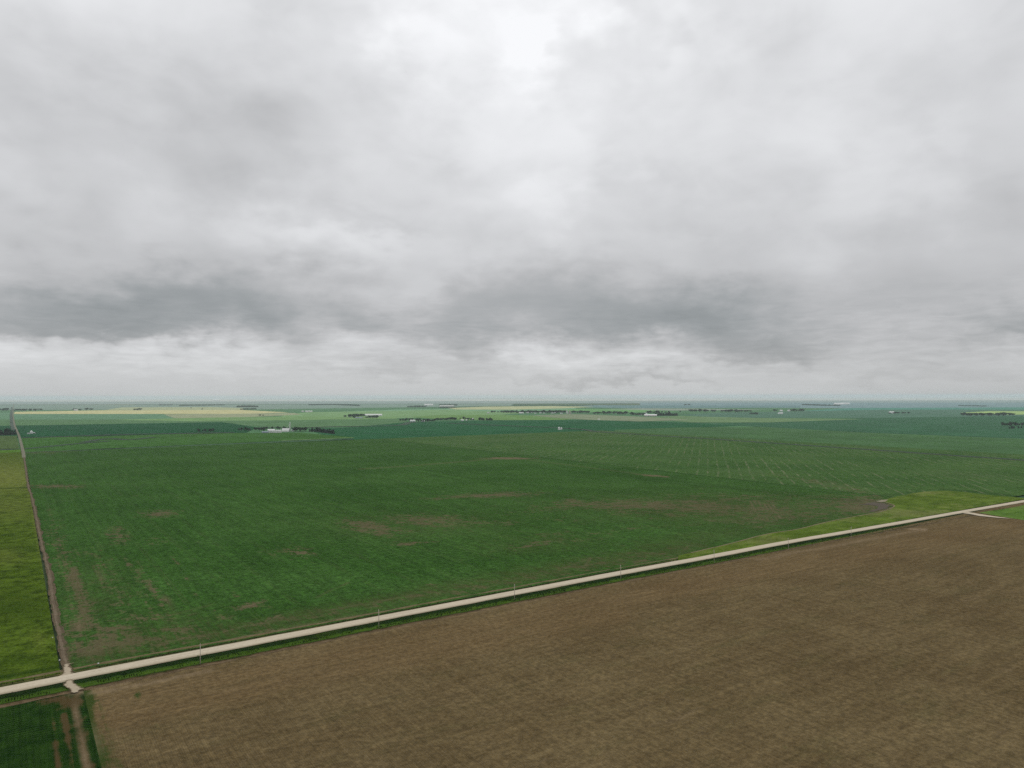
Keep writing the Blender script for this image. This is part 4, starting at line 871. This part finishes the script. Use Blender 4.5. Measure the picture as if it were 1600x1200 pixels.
# bin yard in the left middle distance
rank = ['leftmost', 'second from left', 'third from left', 'fourth from left', 'fifth from left', 'rightmost']
for i, px in enumerate((422.5, 425.8, 429.0, 432.2, 435.2, 438.0)):
    bin_(px, 676.0 - (i == 0)*.0, 1.28, 'white grain bin with cone roof in the farmyard row, ' + rank[i] + ' of six', 'white bins in the farmyard row')
shed(424, 674.6, 24, 12, 6.5, 'long low white shed behind the leftmost farmyard bins', M_white, M_white, 0.1)
quonset(447, 674.3, 26, 18, 11.5, 'large rounded white barn between the bin row and the tower')
shed(414.5, 676.6, 22, 10, 3.6, 'low grey-blue shed at the left end of the white bin row', M_blue, M_blue, .2)
shed(457.5, 673.6, 10, 8, 3.4, 'small white shed at the foot of the white tower', M_roofg, M_white)
def tower():
    e = empty('grain_leg_tower', G(453, 673.2, -.9))
    def fr(b):
        for sx in (-1.5, 1.5):
            for sy in (-1.5, 1.5): cyl(b, (sx, sy, 0), (sx*.8, sy*.8, 26), .22, .18, 8)
        for k in range(9):
            z = 2.8*k + 1
            for s_ in (-1, 1):
                q = 1.5*(1-.2*z/26); cyl(b, (-q, s_*q, z), (q, s_*q, z+2.8), .1, .1, 6); cyl(b, (s_*q, -q, z+2.8), (s_*q, q, z), .1, .1, 6)
    link('frame', bm_mesh('tower_frame', fr), M_white, e)
    link('casing', bm_mesh('tower_casing', lambda b: box(b, (0, 0, 14), (1.7, 1.7, 28))), M_white, e)
    link('head', bm_mesh('tower_head', lambda b: (box(b, (0, 0, 29), (2.8, 2.6, 2.2)), cyl(b, (0, 0, 30.1), (0, 0, 31.2), 1.3, .3, 12))), M_white, e)
    link('platform', bm_mesh('tower_platform', lambda b: box(b, (0, 0, 27.6), (4.2, 4.2, .25))), M_roofg, e)
    link('spout', bm_mesh('tower_spout', lambda b: cyl(b, (-.6, 0, 27), (-11, -3, 9), .35, .35, 10)), M_white, e)
    tag(e, 'tall slim white grain tower beside the rounded barn', 'tower')
tower()
# shed with small bins in the dark field
bin_(873.6, 671.6, 1.35, 'bright white grain bin in the dark field, left of its pair', None)
bin_(877.2, 671.3, 1.1, 'greyer grain bin in the dark field, right of its pair', None)
# white bins near the left road
bin_(49, 677.6, 1.35, 'single white grain bin in the dark strip near the left edge', None)
shed(44.6, 678.2, 6, 5, 2.8, 'tiny pale shed left of the single white bin', M_roofg, M_white2)
shed(53.2, 677.2, 6, 5, 2.8, 'tiny grey shed right of the single white bin', M_roofg, M_white2)
# farms farther off
shed(8, 640.6, 60, 24, 8, 'white barn roof at the far left edge of the photo', M_white, M_white2)
shed(118.5, 641.7, 30, 18, 9, 'small bright white barn above the yellow field at left', M_white, M_white)
shed(54, 641.2, 30, 15, 5, 'pale low shed at the right end of the left far tree row', M_white, M_white2)
for i, (px, w_) in enumerate(((473, 16), (480, 30), (485.5, 26))):
    shed(px, 643.9, w_, 18, 7, ('small white shed left of the two far sheds above the meadow', 'left of the two joined pale far sheds above the meadow', 'right-hand end pale far shed above the meadow')[i], M_white, M_white2)
shed(583, 649.7, 115, 24, 7, 'very long white livestock shed with a white roof', M_white, M_white, .05, doors=6)
shed(546, 651.3, 14, 14, 10, 'tall blue-grey barn between the trees left of the long shed', M_blue, M_blue)
shed(561, 653.6, 40, 14, 3.6, 'low blue-grey shed in front of the trees at the long shed', M_blue, M_blue)
shed(645, 658.8, 26, 14, 5.5, 'larger bright white shed among the mid-photo trees', M_white, M_white)
shed(661, 659, 16, 11, 4.5, 'smaller white shed right of the larger one among trees', M_white, M_white)
shed(722.5, 657.6, 14, 10, 4.5, 'left white shed of the two by the small grove', M_white, M_white)
bin_(728.8, 657.6, 1.2, 'white grain bin right of the sheds by the small grove', None)
quonset(738, 655.8, 18, 14, 8, 'pale round-roofed barn behind the small grove')
shed(670, 633.6, 120, 40, 12, 'pale far shed between the two hazy woods near the horizon', M_white, M_white)
shed(698, 635.6, 170, 40, 10, 'wide pale far shed above the dark wood by the tan strip', M_white2, M_white2)
shed(338, 626.2, 200, 120, 26, 'bright white plant on the horizon at the left', M_white, M_white, cat='building')
# village houses
hs = [(763, 645.8, 1.5, 'pale house at the left outer end of the village'), (813, 646, 1.6, 'bright white house, left of the white pair in the village'), (816.5, 646, 1.4, 'bright white house, right of the white pair in the village'),
      (824.5, 645.6, 1.5, 'pale peaked house between the village trees left of the middle'), (831, 645.2, 1.5, 'bright white tall house in the village centre'), (844.5, 646, 1.3, 'cream house in the gap of the village trees'),
      (850, 646.2, 1.0, 'small grey house right of the cream one'), (863, 646.2, 1.2, 'small pale house before the village trees'), (877, 646.6, 1.3, 'low white house left of the grain elevators'), (867.5, 645.6, 1.2, 'pale house next to the one nearest the elevators'), (836.5, 646.2, 1.0, 'low grey house right of the tall white one')]
for i, (px, py, sc, lab) in enumerate(hs): house(px, py, lab, M_white if 'white' in lab else M_white2, sc, random.uniform(-.4, .4), M_white if 'bright' in lab else M_roofg)
def elevator(px, py, sc, wallm, label, rz=0.0):
    e = empty('grain_elevator', G(px, py, -.9), rz); e.scale = (sc,)*3
    def wl(b):
        box(b, (0, 0, 8), (11, 10, 18))
        v = [b.verts.new(c) for c in ((-5.5, -5, 17), (5.5, -5, 17), (5.5, 5, 17), (-5.5, 5, 17), (-2.4, -5, 21), (2.4, -5, 21), (2.4, 5, 21), (-2.4, 5, 21))]
        for f in ((0, 1, 5, 4), (1, 2, 6, 5), (2, 3, 7, 6), (3, 0, 4, 7)): b.faces.new([v[i] for i in f])
    link('wall', bm_mesh('elevator_wall', wl), wallm, e)
    link('cupola', bm_mesh('elevator_cupola', lambda b: box(b, (0, 0, 22.6), (4.9, 10.2, 3.6))), wallm, e)
    rf = link('roof', bm_mesh('elevator_roof', lambda b: [b.faces.new([b.verts.new(c) for c in q]) for q in (((-2.9, -5.4, 24.3), (2.9, -5.4, 24.3), (0, -5.4, 26.2)), ((-2.9, 5.4, 24.3), (0, 5.4, 26.2), (2.9, 5.4, 24.3)), ((-2.9, -5.4, 24.3), (0, -5.4, 26.2), (0, 5.4, 26.2), (-2.9, 5.4, 24.3)), ((2.9, -5.4, 24.3), (2.9, 5.4, 24.3), (0, 5.4, 26.2), (0, -5.4, 26.2)))]), M_roofg, e)
    link('driveshed', bm_mesh('elevator_driveshed', lambda b: box(b, (9, 0, 2.4), (7.2, 9, 6))), M_white2, e)
    link('door', bm_mesh('elevator_door', lambda b: box(b, (9, -4.56, 2), (4, .16, 4))), M_dark, e)
    return tag(e, label, 'grain elevator')
elevator(886, 646.6, 1.15, M_white2, 'pale grain elevator, left of the two towering over the village')
elevator(890.2, 646.4, 1.05, M_pink, 'pinkish grain elevator, right of the two towering over the village')
# farm right of the village
quonset(1000.5, 648.5, 32, 22, 10, 'white rounded barn behind the long white shed right of village')
shed(1008.5, 648.2, 22, 14, 10, 'small white barn touching the trees behind the long pale shed', M_white, M_white, .5)
shed(1016.5, 650.4, 76, 26, 6.5, 'long white shed with pinkish side right of the village', M_white, M_pink, -.12, doors=5)
shed(935.5, 655.8, 12, 8, 2.5, 'tiny pale shed in the pale field below the village', M_white, M_white2)
shed(1220.5, 642.8, 20, 18, 8, 'left of two tiny white sheds right of the village', M_white, M_white); shed(1232.5, 642.8, 16, 18, 8, 'right of two tiny white sheds right of the village', M_white, M_white)
shed(1219.5, 646.8, 30, 16, 6, 'single tiny white shed below the pair right of the village', M_white, M_white)
shed(1393, 645.9, 32, 20, 9, 'bright white barn standing alone at the right', M_white, M_white)
shed(1310, 632.2, 120, 50, 12, 'left pale far shed near the horizon at the right', M_white, M_white); shed(1320, 632.0, 120, 50, 14, 'right pale far shed near the horizon at the right', M_white, M_white)
# parked pale stones at the field entrance
def stone(px, py, s_, label):
    rnd = random.Random(int(px))
    def fn(b):
        bmesh.ops.create_icosphere(b, subdivisions=2, radius=s_)
        for v in b.verts: v.co *= 1+rnd.uniform(-.15, .15); v.co.z *= .7
    o = link('field_stone', bm_mesh('stone', fn, True), M_white2); o.location = G(px, py, .25); tag(o, label, 'stone')
stone(153.5, 1036.5, .42, 'small pale stone on the verge right of the crossing'); stone(93.2, 1031.5, .38, 'small pale stone left of the dirt trail at the crossing'); stone(82, 996, .3, 'tiny pale stone in the yellow-green crop edge')

# ------------------------------------------------------------------ grass and weeds in the ditches
def verge_grass():
    P, xs = resample(road_line, 1.0); T_ = np.gradient(P, axis=0); T_ /= np.linalg.norm(T_, axis=1)[:, None]; N = np.stack([-T_[:, 1], T_[:, 0]], -1)
    px, py = proj(P[:, 0], P[:, 1], 0.); vis = np.where((px > -60) & (px < 1560))[0]
    rs = np.random.RandomState(5); co = []; fc = []; k = 0
    def tuft(x, y, z, h, w):
        nonlocal k
        for j in range(4):
            a = rs.uniform(0, 6.28); dx_, dy_ = math.cos(a)*w, math.sin(a)*w; lx, ly = rs.uniform(-.5, .5, 2)*h
            co.extend([(x-dx_, y-dy_, z), (x+dx_, y+dy_, z), (x+lx, y+ly, z+h)]); fc.append((k, k+1, k+2)); k += 3
    for i in vis:
        cx, cy = P[i]
        if math.hypot(cx-O0.x-4, cy-O0.y) < 9: continue
        dist = math.hypot(cx, cy); n = 8 if dist < 700 else 4
        for _ in range(n):
            o_ = -rs.uniform(4.6, 14.2) if rs.rand() < .75 else rs.uniform(4.8, 9.5)
            dens_ = vnoise(np.array([xs[i]/9. + 3]), np.array([o_/3.]), 8)[0]
            if dens_ < -.35: continue
            if o_ > 0 and rs.rand() < .5: continue
            if -8.2 < o_ < 0 and rs.rand() < .5: continue
            a = abs(o_); z = -.05 - .65*max(0, 1-abs(a-9)/5) if o_ < 0 else -.2
            tuft(cx+N[i, 0]*o_, cy+N[i, 1]*o_, z, rs.uniform(.3, .8)*(1.5 if dens_ > .4 else 1), rs.uniform(.12, .3))
    me = mesh_np('verge_grass', co, fc)
    M, T = mat('tall_grass', 1, 0)
    n = T.noise(T.geo(), 1/7., 5, .65); setc(T, T.mix(T.smooth(n, .4, .62), (.016, .040, .006), (.060, .105, .014)))
    tag(link('verge_grass', me, M), kind='stuff', label='tall dark grass in the ditches beside the gravel road', cat='grass')
verge_grass()

# ------------------------------------------------------------------ haze
def haze():
    bm = bmesh.new(); box(bm, (0, 0, 74.0), (96000, 96000, 154)); me = bpy.data.meshes.new('haze'); bm.to_mesh(me); bm.free()
    M = bpy.data.materials.new('haze'); M.use_nodes = True; n = M.node_tree.nodes; n.clear()
    v = n.new('ShaderNodeVolumePrincipled'); v.inputs['Color'].default_value = (.82, .93, .97, 1); v.inputs['Density'].default_value = HAZE_D; v.inputs['Anisotropy'].default_value = 0.0
    o = n.new('ShaderNodeOutputMaterial'); M.node_tree.links.new(v.outputs[0], o.inputs['Volume'])
    tag(link('haze', me, M), kind='stuff')
haze()
